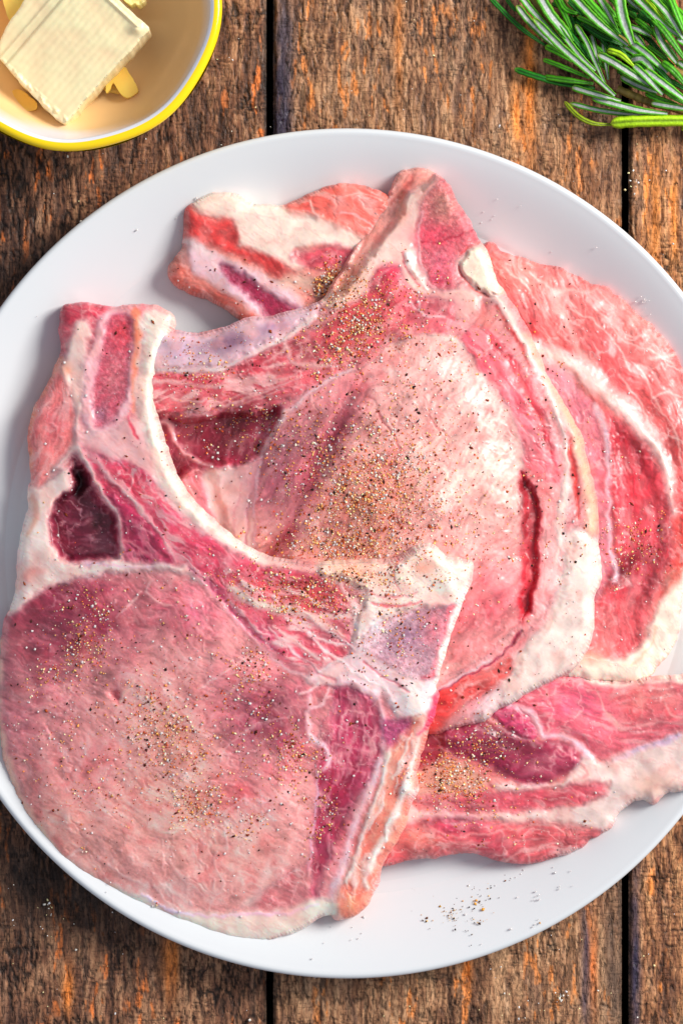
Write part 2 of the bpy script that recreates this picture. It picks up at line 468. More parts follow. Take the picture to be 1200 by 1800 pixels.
# ------------------------------------------------------------------ wooden table
def wood_fields(U, V, seed, tone, crw=0.8):
    w1 = 16 * (fbm(U / 55, V / 120, seed, 3) - 0.5); w2 = 26 * (fbm(U / 60, V / 60, seed + 4, 3) - 0.5)
    u = U + w1 + 3.2 * (fbm(U / 14, V / 9, seed + 8, 2) - .5); v = V + w2
    fib = fbm(u / 3.6, v / 30, seed + 10, 3)
    r1 = ridge(u / 9.5, v / 42, seed + 14, 3)                    # crevices between fibre bundles, one every few millimetres
    r2 = ridge(u / 6.5, v / 20, seed + 16, 2)
    broad = fbm(u / 30, v / 300, seed + 18, 3)
    patch = fbm(U / 90, V / 130, seed + 20, 3)
    rough = sstep(0.40, 0.62, fbm(U / 60, V / 100, seed + 24, 3))
    saw = 0.5 + 0.5 * np.sin((V + 16 * fbm(U / 60, V / 50, seed + 22, 2) + 2 * vn(U / 5, V / 9, seed + 23)) / 1.55)
    sawm = sstep(0.50, 0.70, fbm(U / 60, V / 40, seed + 26, 2))
    crk = np.clip(sstep(0.66, 0.97, r1) * (0.45 + 0.55 * rough) + 0.55 * sstep(0.72, 0.98, r2) * sstep(.4, .6, fbm(U / 20, V / 30, seed + 31, 2)), 0, 1)
    crh = sstep(0.80, 0.98, ridge(u / 24, v / 5.5, seed + 38, 2)) * sawm
    knots = sstep(0.60, 0.68, fbm(u / 7, v / 34, seed + 44, 3)) * sstep(0.50, 0.60, fbm(u / 30, V / 170, seed + 47, 2))
    h = 1.2 * (fib - .5) - 3.0 * crk + 3.0 * (broad - .5) - 1.8 * crh + 0.7 * sawm * (saw - .5) - 1.0 * knots + 1.6 * (vn(u / 7, v / 16, seed + 50) - .5)
    t = np.clip(0.52 + 1.5 * (fib - .5) + 0.9 * (broad - .5) + 0.8 * (patch - .5) + 0.22 * sawm * (saw - .5), 0, 1)[..., None]
    dark, mid, light, org = [np.array(c, np.float32) / 255 for c in tone]
    c = np.where(t < .5, dark + (mid - dark) * t * 2, mid + (light - mid) * (t - .5) * 2)
    k = np.clip(knots * (0.3 + 1.3 * fib), 0, 1)[..., None] * 0.92
    c = c * (1 - k) + org * k
    grey = sstep(0.58, 0.72, fbm(u / 14, V / 90, seed + 57, 3))[..., None] * 0.14
    c = c * (1 - grey) + grey * np.array([0.55, 0.50, 0.47], np.float32)
    c = c * (1 - 0.80 * np.clip(crk * crw + crh * .5, 0, 1))[..., None]
    return c, h

BROWN = [(98, 64, 45), (150, 107, 76), (190, 146, 108), (222, 132, 66)]
RED = [(98, 60, 40), (160, 108, 72), (206, 152, 104), (232, 138, 66)]
DARK = [(64, 40, 30), (118, 78, 56), (164, 120, 88), (222, 118, 54)]

def plank(x0, x1, seed, tone, stains_and_shade=(), crw=0.8, length=(-900, 2700)):
    fine_y = np.arange(-10, 1812, 2.2)
    ys = np.concatenate([np.arange(length[0], -10, 24.0), fine_y, np.arange(fine_y[-1] + 12, length[1], 24.0)])
    a0, a1 = max(x0, -14), min(x1, 1214)
    fx = np.arange(a0, a1, 2.2)
    xs = np.concatenate([np.arange(x0, a0 - 6, 24.0), fx, np.arange(fx[-1] + 12, x1 - 6, 24.0), [x1]]) if x1 > 1220 or x0 < -20 else np.append(fx, x1)
    U, V = np.meshgrid(xs.astype(np.float32), ys.astype(np.float32))
    c, h = wood_fields(U, V, seed, tone, crw)
    # worn, rounded long edges
    eg = np.minimum(U - x0, x1 - U) + 3 * (fbm(U / 6, V / 30, seed + 60, 3) - .5)
    h = h - 7 * sstep(9, 0, eg) ** 2
    c = c * (1 - 0.45 * sstep(9, 0, eg))[..., None]
    for (su, sv, ru, rv, rgb, op) in stains_and_shade:  # surface marks, plus plate shadow put into the colour
        a = np.exp(-((U - su) / ru) ** 2 - ((V - sv) / rv) ** 2) * (0.35 + 1.3 * fbm(U / 8, V / 40, seed + 70, 3))
        a = np.clip(a * op, 0, 1)[..., None]; c = c * (1 - a) + a * np.array(rgb, np.float32) / 255
    ny, nx = U.shape
    e = 3.2 * np.maximum(0, 0)
    pos = to_world(U, V, np.zeros_like(U)); pos[..., 2] = (h - 2) * K
    n = ny * nx; idx = np.arange(n).reshape(ny, nx)
    q = np.stack([idx[:-1, :-1], idx[1:, :-1], idx[1:, 1:], idx[:-1, 1:]], -1).reshape(-1, 4)
    pos = pos.reshape(-1, 3); cl = lin(c.reshape(-1, 3)) * 1.0
    # thickness: walls down the four sides, and a bottom
    vv = [pos]; cc = [cl]; ff = [q]; base = n
    for ids, flip in ((idx[:, 0], 0), (idx[:, -1], 1), (idx[0, :], 1), (idx[-1, :], 0)):
        lo = pos[ids].copy(); lo[:, 2] = -0.022; vv.append(lo); cc.append(cl[ids] * 0.8)
        b = base + np.arange(len(ids)); base += len(ids)
        f = np.stack([ids[:-1], b[:-1], b[1:], ids[1:]], -1)
        ff.append(f[:, ::-1] if not flip else f)
    vv = np.concatenate(vv); cc = np.concatenate(cc); ff = np.concatenate(ff)
    return vv, ff, cc

table = empty("table", (0, 0, 0))
tag(table, "weathered brown wooden table top of long planks with orange worn streaks and dark gaps", "table")
table['kind'] = 'structure'
PL = [(-700, 468, 3, DARK, [(140, 1560, 240, 90, (34, 22, 16), .7), (60, 470, 160, 60, (40, 26, 22), .6), (300, 1690, 14, 60, (235, 135, 60), .9), (120, 1740, 9, 40, (235, 130, 50), .9)]),  # the two wide dark entries paint the plate's cast shadow on the wood
      (480, 1093, 11, BROWN, [(494, 220, 17, 200, (50, 42, 58), 1.3), (505, 60, 12, 80, (70, 58, 66), .8), (930, 140, 12, 150, (226, 128, 50), .8), (905, 200, 10, 60, (232, 140, 66), .9),
                              (1030, 1700, 9, 120, (54, 46, 66), .9), (1042, 1690, 8, 90, (214, 118, 60), .8), (822, 1700, 8, 30, (240, 120, 30), .9), (1078, 1700, 20, 200, (84, 66, 56), .6), (700, 60, 8, 120, (226, 128, 50), .5), (1000, 330, 60, 90, (170, 110, 66), .35)]),
      (1105, 1900, 23, RED, [(1116, 1700, 9, 200, (52, 44, 62), .9), (1150, 420, 12, 150, (236, 140, 58), .6), (1185, 380, 8, 90, (236, 140, 58), .6)])]
for (x0, x1, sd, tone, st) in PL:
    vv, ff, cc = plank(x0, x1, sd, tone, st, {3: .75, 11: .48, 23: .52}[sd])
    link_mesh("plank", vv, ff, M_wood, table, cols=cc)
# the boards carry on under a dark batten that shows as the floor of each gap
bm_v = [(-0.5, -0.5, -0.0225), (0.5, -0.5, -0.0225), (0.5, 0.5, -0.0225), (-0.5, 0.5, -0.0225), (-0.5, -0.5, -0.04), (0.5, -0.5, -0.04), (0.5, 0.5, -0.04), (-0.5, 0.5, -0.04)]
link_mesh("batten", bm_v, [(0, 1, 2, 3), (4, 7, 6, 5), (0, 4, 5, 1), (1, 5, 6, 2), (2, 6, 7, 3), (3, 7, 4, 0)],
          material("dark_batten", 0.8, 0.2, color=(0.012, 0.009, 0.008), mix=(90, .6, 1.4)), table, smooth=False)

# ------------------------------------------------------------------ lathe
def lathe(name, profile, mat, parent=None, seg=192, centre_uv=(0, 0), colors=None, rfun=None):
    """profile: (radius, z) in photo units about a vertical axis; colors: per ring rgb function(angle array)"""
    P = np.array(profile, float); th = np.linspace(0, 2 * math.pi, seg, endpoint=False)
    V = []; C = []
    for i, (r, z) in enumerate(P):
        rr = r * np.ones(seg)
        if rfun: rr = rfun(r, z, th)
        V.append(np.stack([rr * np.cos(th) * K, rr * np.sin(th) * K, np.full(seg, z * K)], -1))
        if colors: C.append(colors(r, z, th, i))
    V = np.concatenate(V); n = len(P); k = np.arange(seg); k2 = (k + 1) % seg
    F = np.concatenate([np.stack([k + i * seg, k2 + i * seg, k2 + (i + 1) * seg, k + (i + 1) * seg], -1) for i in range(n - 1)])
    o = link_mesh(name, V, F, mat, parent, cols=np.concatenate(C) if colors else None)
    return o

# ------------------------------------------------------------------ plate
def plate_z(r):
    z = 16 + 0 * r
    z = z + 3 * sstep(590, 606, r) + 59 * sstep(570, 760, r) * 1.15
    return z
PC = (610, 973)
PR = 749 * (H - 86) / H
prof = []
for r in np.concatenate([np.arange(0.5, 560, 28), np.arange(560, PR - 12, 7)]):
    prof.append((r, float(plate_z(np.array(r)))))
zr = float(plate_z(np.array(PR - 12)))
for a in np.linspace(90, -90, 12):
    prof.append((PR - 9 + 9 * math.cos(R(a)), zr - 8 + 8.5 * math.sin(R(a)) + 1.0))
for r, z in ((PR - 30, zr - 26), (PR - 110, zr - 52), (560, 12), (480, 6), (478, 0.8), (462, 0.8), (458, 6), (200, 7), (0.5, 7)):
    prof.append((r, z))
cz = 86.0
pc = to_world(PC[0], PC[1], cz); pc[2] = 0.0004
plate = lathe("plate", prof, M_plate, seg=256)
plate.location = tuple(pc)
tag(plate, "large round white glazed plate under the raw pork chops on the wooden table", "plate")

# ------------------------------------------------------------------ pork chops
# chop at the upper left, lowest layer
E = Slab([(330, 368), (355, 348), (380, 339), (413, 343), (443, 358), (493, 362), (513, 355), (547, 340), (580, 328), (612, 323), (650, 332), (678, 345), (720, 400), (700, 500), (620, 600), (520, 600), (430, 560), (397, 537), (367, 522), (330, 507), (305, 493), (299, 473), (310, 453), (323, 430), (326, 397)],
         [(330, 370, 75), (500, 362, 78), (650, 335, 84), (430, 550, 82), (300, 475, 68), (600, 480, 92), (500, 450, 88), (700, 420, 85)], 101, (224, 140, 128))
E.poly([(299, 473), (330, 420), (380, 470), (430, 530), (470, 580), (430, 565), (367, 525), (305, 496)], (226, 120, 104), 'lean', 'rib_meat', fib=(35, .6))
E.poly([(340, 345), (380, 335), (413, 338), (443, 354), (493, 358), (550, 372), (600, 396), (640, 425), (622, 440), (560, 428), (515, 445), (530, 470), (500, 472), (460, 447), (418, 432), (410, 395), (385, 380), (350, 372)], (240, 216, 202), 'fat', 'fat_cap', dz=5)
E.poly([(326, 366), (350, 376), (380, 388), (404, 388), (416, 412), (420, 432), (460, 445), (500, 466), (520, 480), (512, 494), (470, 480), (425, 455), (375, 436), (345, 430), (322, 428)], (208, 64, 62), 'lean', 'rib_meat', dz=2, fib=(35, .4))
E.poly([(494, 362), (515, 352), (547, 338), (610, 320), (680, 343), (668, 380), (650, 416), (612, 402), (570, 384), (530, 375)], (232, 104, 92), 'lean', 'loin_meat', dz=5, fib=(25, .6))
E.poly([(512, 448), (560, 434), (600, 432), (622, 442), (604, 470), (565, 474), (530, 466)], (205, 82, 96), 'lean', 'loin_meat')
E.poly([(332, 424), (370, 442), (420, 462), (480, 492), (530, 530), (530, 560), (470, 562), (430, 536), (385, 505), (345, 486), (336, 465)], (232, 196, 204), 'fat', 'rib_bone', dz=2)
E.poly([(384, 464), (420, 474), (460, 506), (505, 530), (525, 550), (480, 560), (452, 536), (415, 500)], (158, 44, 76), 'bone', 'marrow', dz=-4)
E.line([(330, 425), (365, 445), (380, 465)], [20, 16, 8], (236, 205, 205))
E.line([(500, 490), (560, 500), (600, 480)], [30, 24, 16], (226, 190, 170), op=.8)
E.poly([(555, 500), (590, 473), (606, 490), (580, 525), (556, 532)], (124, 62, 36), 'lean', None)
E.line([(545, 355), (552, 372), (562, 385)], 3, (245, 205, 195)); E.line([(600, 372), (640, 385), (655, 400)], 3, (245, 190, 190))
E.line([(562, 340), (600, 345), (640, 340), (668, 352)], 3, (245, 200, 190), op=.8)
E.finish(marble=0.5, fibre=(1, .5))

# chop at the right
C_ = Slab([(853, 430), (880, 440), (917, 453), (950, 465), (983, 473), (1010, 484), (1040, 500), (1065, 506), (1083, 522), (1112, 546), (1150, 580), (1182, 616), (1198, 660), (1222, 760), (1230, 860), (1222, 950), (1206, 1010), (1196, 1075), (1187, 1125), (1162, 1162), (1125, 1196), (1075, 1198), (1008, 1190), (950, 1190), (850, 1100), (830, 900), (840, 650), (820, 500)],
         [(860, 440, 78), (1000, 490, 72), (1180, 640, 78), (1110, 900, 100), (1225, 850, 84), (1000, 1160, 92), (1180, 1100, 76), (950, 650, 96), (850, 900, 96)], 202, (226, 112, 108), rag=2.5)
C_.poly([(860, 440), (960, 465), (1040, 500), (1085, 525), (1150, 580), (1195, 640), (1230, 780), (1235, 950), (1195, 1000), (1190, 880), (1160, 760), (1110, 690), (1040, 640), (930, 590), (880, 520)], (222, 112, 108), 'lean', 'outer_muscle', dz=6, rim=30, fib=(58, .7))
C_.blob(920, 490, 46, (240, 160, 146), .6); C_.blob(1120, 590, 50, (240, 150, 140), .6); C_.blob(1075, 640, 40, (200, 66, 72), .7, rx=1.8, ang=50); C_.blob(905, 560, 34, (205, 60, 70), .8, rx=2, ang=50)
C_.blob(1175, 760, 40, (214, 84, 84), .7, ang=75, rx=2); C_.blob(1195, 900, 45, (196, 50, 52), .6, rx=2, ang=90)
for pts, w in [([(975, 515), (982, 545), (1000, 580), (1010, 610), (1040, 640), (1065, 672)], [20, 14, 8, 14, 16, 8]),
               ([(975, 515), (1000, 512), (1030, 516), (1048, 512)], [12, 8, 5, 3]), ([(1000, 545), (1040, 560), (1080, 600), (1110, 650)], 3), ([(1060, 560), (1100, 600), (1150, 620), (1185, 640)], 3),
               ([(1140, 630), (1165, 628), (1182, 624)], 6), ([(1090, 660), (1130, 720), (1160, 790), (1175, 850)], 4), ([(1120, 640), (1150, 700), (1185, 760), (1200, 830)], 3),
               ([(1150, 700), (1170, 690), (1200, 700)], 3), ([(1160, 760), (1190, 775), (1210, 790)], 3), ([(880, 470), (920, 500), (950, 540)], 4), ([(930, 480), (960, 500), (975, 515)], 4)]:
    C_.line(pts, w, (246, 208, 198), op=.75)
C_.poly([(940, 610), (990, 645), (1030, 690), (1060, 740), (1074, 820), (1078, 920), (1086, 1004), (1064, 1016), (1050, 1100), (1000, 1160), (950, 1100), (950, 800)], (214, 138, 150), 'lean', 'inner_muscle', dz=-4)
C_.blob(1010, 720, 34, (196, 92, 112), .6, rx=1.6, ang=55)
C_.poly([(1066, 730), (1085, 745), (1112, 760), (1140, 800), (1166, 850), (1176, 930), (1165, 1000), (1140, 1060), (1125, 1130), (1080, 1156), (1020, 1152), (1046, 1060), (1084, 1020), (1078, 940), (1070, 830)], (212, 84, 92), 'lean', 'deep_muscle', dz=-10, rim=26, fib=(85, .3))
C_.blob(1100, 840, 46, (182, 24, 44), .9, ang=80, rx=1.8); C_.blob(1120, 1000, 40, (168, 30, 50), .7, rx=1.6, ang=-50); C_.blob(1070, 1100, 50, (228, 104, 108), .8)
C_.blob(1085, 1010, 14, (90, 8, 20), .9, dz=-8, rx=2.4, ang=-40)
C_.line([(880, 585), (937, 610), (992, 636), (1033, 662), (1075, 700), (1117, 742), (1150, 783), (1174, 833), (1181, 905)], [14, 22, 30, 30, 28, 26, 20, 14, 6], (240, 216, 208), dz=9, part='fat_seam')
C_.line([(1046, 715), (1064, 770), (1068, 860), (1072, 950), (1082, 1008), (1076, 1020)], [12, 12, 8, 6, 12, 6], (230, 190, 200), dz=3)
C_.poly([(1186, 1000), (1240, 990), (1240, 1080), (1190, 1140), (1162, 1172), (1125, 1204), (1000, 1204), (1018, 1150), (1060, 1152), (1092, 1158), (1124, 1136), (1140, 1096), (1160, 1050)], (242, 224, 206), 'fat', 'fat_cap', dz=4)
C_.blob(1035, 1150, 18, (232, 130, 110), .6, rx=2); C_.line([(1150, 1100), (1140, 1140), (1110, 1170)], 3, (226, 170, 120), op=.5)
C_.line([(1200, 920), (1196, 985), (1172, 1032), (1160, 1042)], [26, 22, 12, 4], (222, 64, 52), 'lean', op=.8)
C_.finish(marble=0.75, fibre=(.4, .9))

# chop at the lower right
D_ = Slab([(640, 1300), (700, 1240), (800, 1190), (900, 1150), (960, 1165), (1008, 1180), (1046, 1194), (1092, 1200), (1137, 1197), (1200, 1192), (1235, 1196), (1250, 1260), (1236, 1350), (1215, 1385), (1195, 1388), (1167, 1395), (1150, 1412), (1130, 1404), (1112, 1408), (1098, 1418), (1081, 1433), (1075, 1450), (1046, 1471), (1008, 1494), (967, 1507), (933, 1517), (896, 1515), (867, 1509), (837, 1498), (800, 1500), (762, 1507), (700, 1514), (672, 1520), (620, 1500), (600, 1400)],
         [(1008, 1185, 84), (1220, 1290, 116), (800, 1350, 100), (700, 1500, 66), (950, 1490, 66), (1090, 1420, 84), (900, 1280, 96), (650, 1350, 92)], 303, (220, 118, 116), rag=2.0)
D_.poly([(880, 1180), (1008, 1176), (1092, 1196), (1200, 1188), (1250, 1200), (1245, 1296), (1190, 1292), (1150, 1308), (1110, 1320), (1070, 1340), (1030, 1318), (1000, 1292), (955, 1290), (940, 1262), (905, 1245)], (216, 100, 114), 'lean', 'loin_meat', dz=5, rim=22, fib=(12, .6))
D_.blob(1130, 1230, 40, (232, 120, 116), .7, rx=2.2); D_.blob(1010, 1240, 36, (198, 66, 104), .6, rx=1.6)
D_.line([(1008, 1182), (1046, 1197), (1092, 1203), (1137, 1200), (1200, 1195), (1240, 1198)], [5, 9, 6, 7, 12, 12], (248, 226, 214), part='fat_cap')
D_.line([(1060, 1255), (1085, 1275), (1110, 1278), (1160, 1270), (1220, 1274)], [5, 10, 6, 5, 6], (240, 180, 176), op=.7)
D_.line([(1050, 1215), (1058, 1245), (1080, 1270)], 4, (244, 190, 180), op=.7); D_.line([(1170, 1240), (1180, 1255), (1200, 1260)], 4, (244, 190, 180), op=.6)
D_.line([(1120, 1210), (1130, 1235), (1126, 1260)], 3, (244, 180, 170), op=.5)
D_.poly([(770, 1284), (830, 1270), (880, 1280), (935, 1298), (990, 1306), (1018, 1332), (1006, 1352), (955, 1378), (905, 1374), (870, 1352), (790, 1322)], (140, 30, 62), 'lean', 'dark_muscle', dz=4, rim=16)
D_.blob(985, 1330, 20, (190, 70, 96), .7)
D_.poly([(856, 1252), (885, 1238), (918, 1250), (940, 1278), (940, 1298), (905, 1290), (875, 1268)], (178, 48, 88), 'lean', 'small_muscle', dz=5, rim=8)
D_.line([(884, 1238), (925, 1250), (944, 1270), (950, 1290), (980, 1294), (1006, 1306), (1036, 1330)], [5, 7, 8, 8, 6, 8, 14], (232, 196, 210), dz=4)
D_.line([(856, 1262), (900, 1290), (940, 1302)], [8, 5, 3], (226, 160, 160), op=.8)
D_.poly([(1022, 1330), (1060, 1342), (1100, 1322), (1150, 1308), (1190, 1290), (1250, 1284), (1250, 1400), (1167, 1402), (1140, 1418), (1110, 1412), (1085, 1440), (1060, 1462), (1020, 1450), (950, 1442), (860, 1442), (760, 1438), (700, 1454), (700, 1418), (770, 1424), (850, 1430), (940, 1424), (1020, 1412), (1062, 1392), (1066, 1378), (1030, 1376), (950, 1386), (880, 1388), (875, 1374), (950, 1380), (1000, 1362)], (240, 214, 206), 'fat', 'fat_layer', dz=5)
D_.line([(1190, 1294), (1150, 1310), (1110, 1322), (1080, 1338)], [10, 8, 8, 4], (226, 196, 224), op=.8)
D_.blob(1080, 1345, 16, (240, 190, 180), .6); D_.blob(1150, 1380, 24, (240, 176, 150), .5, rx=1.6)
D_.line([(1020, 1340), (1030, 1360), (1022, 1368)], 5, (225, 130, 130), 'lean', op=.6)
D_.poly([(740, 1392), (790, 1395), (870, 1392), (950, 1388), (1030, 1380), (1062, 1380), (1058, 1396), (1010, 1412), (940, 1422), (850, 1428), (780, 1420), (735, 1410)], (200, 82, 96), 'lean', 'streaky_muscle', dz=2, fib=(-2, .5))
D_.blob(1045, 1388, 14, (230, 110, 120), .8)
D_.poly([(690, 1345), (760, 1325), (830, 1350), (860, 1380), (800, 1394), (740, 1394), (700, 1410)], (224, 170, 150), 'fat', None, op=.8)
D_.poly([(716, 1290), (770, 1280), (780, 1300), (770, 1330), (720, 1360), (700, 1340)], (150, 40, 58), 'lean', 'small_muscle', dz=-8)
D_.poly([(690, 1458), (760, 1442), (850, 1446), (950, 1448), (1020, 1458), (1055, 1466), (1010, 1500), (950, 1520), (880, 1520), (830, 1500), (760, 1510), (670, 1522)], (214, 96, 102), 'lean', 'belly_meat', dz=3, fib=(-6, .7))
D_.blob(790, 1450, 18, (188, 44, 84), .8, rx=3); D_.blob(860, 1490, 22, (166, 46, 66), .7, rx=1.8); D_.blob(730, 1470, 24, (238, 140, 120), .7, rx=2)
D_.line([(880, 1444), (900, 1455), (960, 1448), (1000, 1470)], 3, (244, 190, 180), op=.6); D_.line([(760, 1455), (800, 1470), (860, 1466), (900, 1456)], 4, (240, 170, 165), op=.6)
D_.blob(795, 1372, 30, (206, 126, 84), .3, rx=1.3)
D_.finish(marble=0.7, fibre=(1, .25))

# middle chop
B = Slab([(683, 347), (697, 313), (717, 299), (743, 297), (760, 306), (778, 315), (792, 333), (803, 357), (820, 383), (830, 403), (843, 427), (853, 440), (863, 467), (870, 493), (883, 513), (897, 533), (913, 557), (930, 590), (947, 627), (960, 660), (980, 695), (1000, 729), (1021, 767), (1029, 808), (1042, 858), (1048, 917), (1048, 960), (1054, 1017), (1042, 1050), (1040, 1104), (1033, 1133), (1021, 1158), (1000, 1179), (967, 1196), (933, 1213), (900, 1233), (875, 1242), (854, 1262), (810, 1274), (756, 1287),
          (700, 1250), (600, 1150), (450, 1050), (350, 990), (280, 900), (245, 800), (240, 640), (262, 590), (297, 584), (347, 588), (397, 577), (433, 562), (480, 557), (533, 543), (567, 528), (577, 518), (600, 480), (623, 440), (640, 413), (665, 365)],
         [(778, 317, 120), (715, 315, 104), (300, 600, 122), (433, 575, 128), (600, 500, 138), (380, 700, 128), (650, 850, 176), (900, 700, 168), (1040, 900, 138), (1000, 1150, 132), (850, 1230, 130), (757, 1270, 126), (760, 1000, 174), (400, 950, 118), (600, 1100, 130), (280, 800, 104), (850, 480, 132), (700, 650, 166)], 404, (214, 132, 134), rag=1.6)
# the upright side seen along the left of the tip
B.poly([(683, 347), (697, 308), (717, 294), (746, 292), (764, 306), (738, 328), (712, 342), (702, 370), (682, 408), (652, 450), (620, 490), (590, 524), (570, 528), (600, 478), (640, 410), (665, 365)], (230, 150, 138), 'lean', 'side_meat', dz=-22)
B.line([(725, 310), (715, 325), (705, 345), (690, 360)], [4, 10, 12, 6], (206, 96, 88), 'lean', dz=-4)
B.poly([(704, 352), (735, 330), (778, 312), (752, 342), (738, 372), (734, 412), (728, 442), (745, 486), (770, 512), (800, 505), (840, 520), (820, 560), (760, 540), (700, 540), (650, 505), (640, 522), (600, 545), (567, 532), (590, 510), (620, 488), (650, 448), (682, 408), (700, 375)], (234, 198, 186), 'fat', 'fat_cap', dz=4)
B.poly([(700, 345), (712, 338), (708, 360), (712, 380), (695, 400), (700, 372)], (232, 140, 116), 'lean', None, op=.6)
B.poly([(776, 312), (792, 333), (803, 357), (820, 383), (832, 405), (842, 425), (815, 447), (800, 467), (805, 500), (783, 508), (757, 503), (747, 487), (734, 447), (732, 413), (737, 370), (752, 337)], (206, 104, 112), 'bone', 'spine_bone', dz=2)
B.blob(775, 360, 26, (186, 124, 112), .9, ang=60, rx=1.4); B.blob(765, 415, 20, (214, 70, 92), .9, rx=2.2); B.blob(775, 460, 24, (208, 96, 118), .8); B.blob(772, 492, 14, (196, 50, 84), .7)
B.line([(736, 425), (765, 427), (785, 416), (810, 412), (832, 405)], [2, 3, 2, 2, 3], (170, 40, 60), 'bone', dz=-2)
B.line([(812, 446), (825, 436), (838, 428)], 4, (205, 60, 66), 'lean', dz=-4)
B.line([(742, 372), (735, 412), (737, 450), (750, 490), (770, 508)], 4, (236, 176, 178), op=.8)
B.poly([(826, 444), (842, 430), (856, 440), (868, 465), (878, 498), (884, 514), (862, 518), (836, 508), (814, 488), (805, 466)], (244, 230, 208), 'fat', 'cartilage', dz=8, rim=9)
B.line([(806, 470), (816, 492), (836, 510), (866, 521)], 3, (214, 80, 76), 'lean', dz=-4)
B.line([(716, 445), (722, 470), (738, 488), (748, 505)], [10, 9, 8, 5], (244, 226, 220), dz=5); B.line([(708, 445), (712, 465), (724, 485), (738, 500)], 3, (205, 90, 100), 'lean')
# upper lean, pink band to the right
B.poly([(540, 592), (582, 560), (640, 512), (672, 468), (702, 474), (716, 500), (745, 520), (790, 530), (800, 560), (780, 590), (700, 600), (650, 620), (600, 640), (560, 640)], (196, 66, 82), 'lean', 'spiced_muscle', dz=3, rim=14, fib=(-40, .5))
B.blob(690, 478, 16, (188, 50, 80), .8); B.blob(770, 545, 28, (218, 120, 128), .8, rx=1.6); B.line([(738, 530), (745, 555), (780, 558)], [3, 4, 3], (240, 200, 205)); B.line([(722, 530), (730, 545), (745, 545)], 3, (240, 200, 205))
B.blob(720, 590, 26, (222, 140, 140), .6, rx=2); B.blob(850, 560, 20, (226, 120, 110), .7, rx=1.5, ang=50)
# rib, its red meat, the recess
B.poly([(230, 600), (297, 582), (347, 586), (397, 575), (433, 560), (480, 555), (533, 541), (560, 532), (545, 560), (510, 584), (470, 606), (430, 628), (390, 644), (330, 650), (250, 650)], (226, 192, 200), 'fat', 'rib_bone', dz=6, rim=12)
B.blob(400, 604, 17, (150, 108, 130), .95, rx=3.2, ang=-14); B.blob(320, 612, 20, (206, 172, 200), .6, rx=1.8); B.blob(480, 575, 13, (176, 130, 158), .8, rx=2.5, ang=-18)
B.poly([(240, 652), (330, 654), (395, 648), (460, 620), (530, 584), (560, 610), (640, 622), (610, 650), (545, 680), (500, 708), (450, 722), (395, 718), (330, 728), (240, 720)], (198, 82, 92), 'lean', 'rib_meat', dz=3, rim=16, fib=(-8, 1.0))
B.line([(250, 648), (330, 652), (392, 646), (458, 614), (520, 580), (548, 556)], [8, 9, 10, 9, 8, 8], (242, 212, 208), dz=4)
for pts, w in [([(270, 672), (330, 674), (400, 680), (450, 672), (520, 660)], [6, 8, 8, 6, 4]), ([(370, 716), (420, 704), (470, 686), (530, 660)], [4, 6, 5, 3]), ([(380, 708), (430, 692), (480, 678)], 3), ([(400, 716), (460, 698), (500, 684)], 3),
               ([(430, 632), (440, 650), (470, 668)], 3), ([(500, 602), (510, 630), (540, 640), (580, 640)], [6, 8, 10, 6]), ([(460, 640), (480, 630), (500, 612)], 3), ([(300, 700), (340, 706), (380, 700)], 4)]:
    B.line(pts, w, (238, 188, 184), dz=1.5, op=.85)
B.blob(445, 642, 14, (186, 50, 66), .8, rx=1.6, ang=-25); B.blob(350, 665, 12, (190, 60, 76), .7, rx=2.4)
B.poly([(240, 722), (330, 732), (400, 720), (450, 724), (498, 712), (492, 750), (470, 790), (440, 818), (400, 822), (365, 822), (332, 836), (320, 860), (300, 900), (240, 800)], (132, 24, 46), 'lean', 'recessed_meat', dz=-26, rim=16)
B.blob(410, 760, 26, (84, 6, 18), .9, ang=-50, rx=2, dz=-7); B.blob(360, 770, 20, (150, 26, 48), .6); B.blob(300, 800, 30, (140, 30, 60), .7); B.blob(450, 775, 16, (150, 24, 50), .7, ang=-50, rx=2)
B.line([(278, 742), (296, 744), (306, 772), (330, 800), (352, 812), (368, 816)], [5, 8, 8, 8, 10, 8], (228, 170, 172), dz=5)
B.line([(300, 728), (330, 740), (360, 735)], 3, (180, 80, 96), op=.7)
B.poly([(316, 860), (345, 828), (372, 830), (384, 880), (410, 950), (372, 940), (320, 900)], (208, 122, 132), 'lean', 'small_muscle', dz=-8, fib=(60, .8))
B.poly([(360, 832), (385, 822), (427, 818), (462, 800), (456, 850), (448, 910), (446, 965), (414, 956), (385, 934), (368, 888)], (238, 208, 200), 'fat', 'fat_wedge', dz=-4)
B.line([(424, 850), (420, 880), (412, 910), (412, 950)], 3, (226, 170, 172)); B.line([(440, 870), (436, 910), (432, 955)], [3, 5, 5], (226, 170, 176), dz=-3)
# the eye
B.poly([(462, 800), (505, 728), (560, 682), (640, 640), (700, 600), (765, 588), (805, 602), (850, 640), (885, 690), (908, 755), (920, 830), (925, 900), (922, 960), (918, 1010), (925, 1050), (905, 1100), (865, 1142), (800, 1182), (700, 1210), (520, 1080), (452, 960), (446, 880)], (230, 162, 155), 'lean', 'eye_of_loin', dz=14, rim=70, soft=6, fib=(-55, .25))
B.blob(500, 820, 64, (180, 98, 112), 1.0, ang=-60, rx=1.7); B.blob(590, 690, 40, (198, 112, 120), .7, rx=1.8, ang=-35)
B.blob(572, 795, 22, (138, 36, 56), 1.0, ang=-62, rx=5.0, dz=-13); B.blob(500, 950, 16, (150, 40, 56), .9, ang=-50, rx=2.4, dz=-5)
B.blob(850, 820, 80, (238, 190, 176), .85, ang=80, rx=1.5); B.blob(780, 680, 60, (232, 172, 164), .7, rx=1.4, ang=40); B.blob(850, 1060, 60, (206, 84, 96), .9, rx=1.5, ang=-50); B.blob(880, 960, 30, (220, 120, 118), .6)
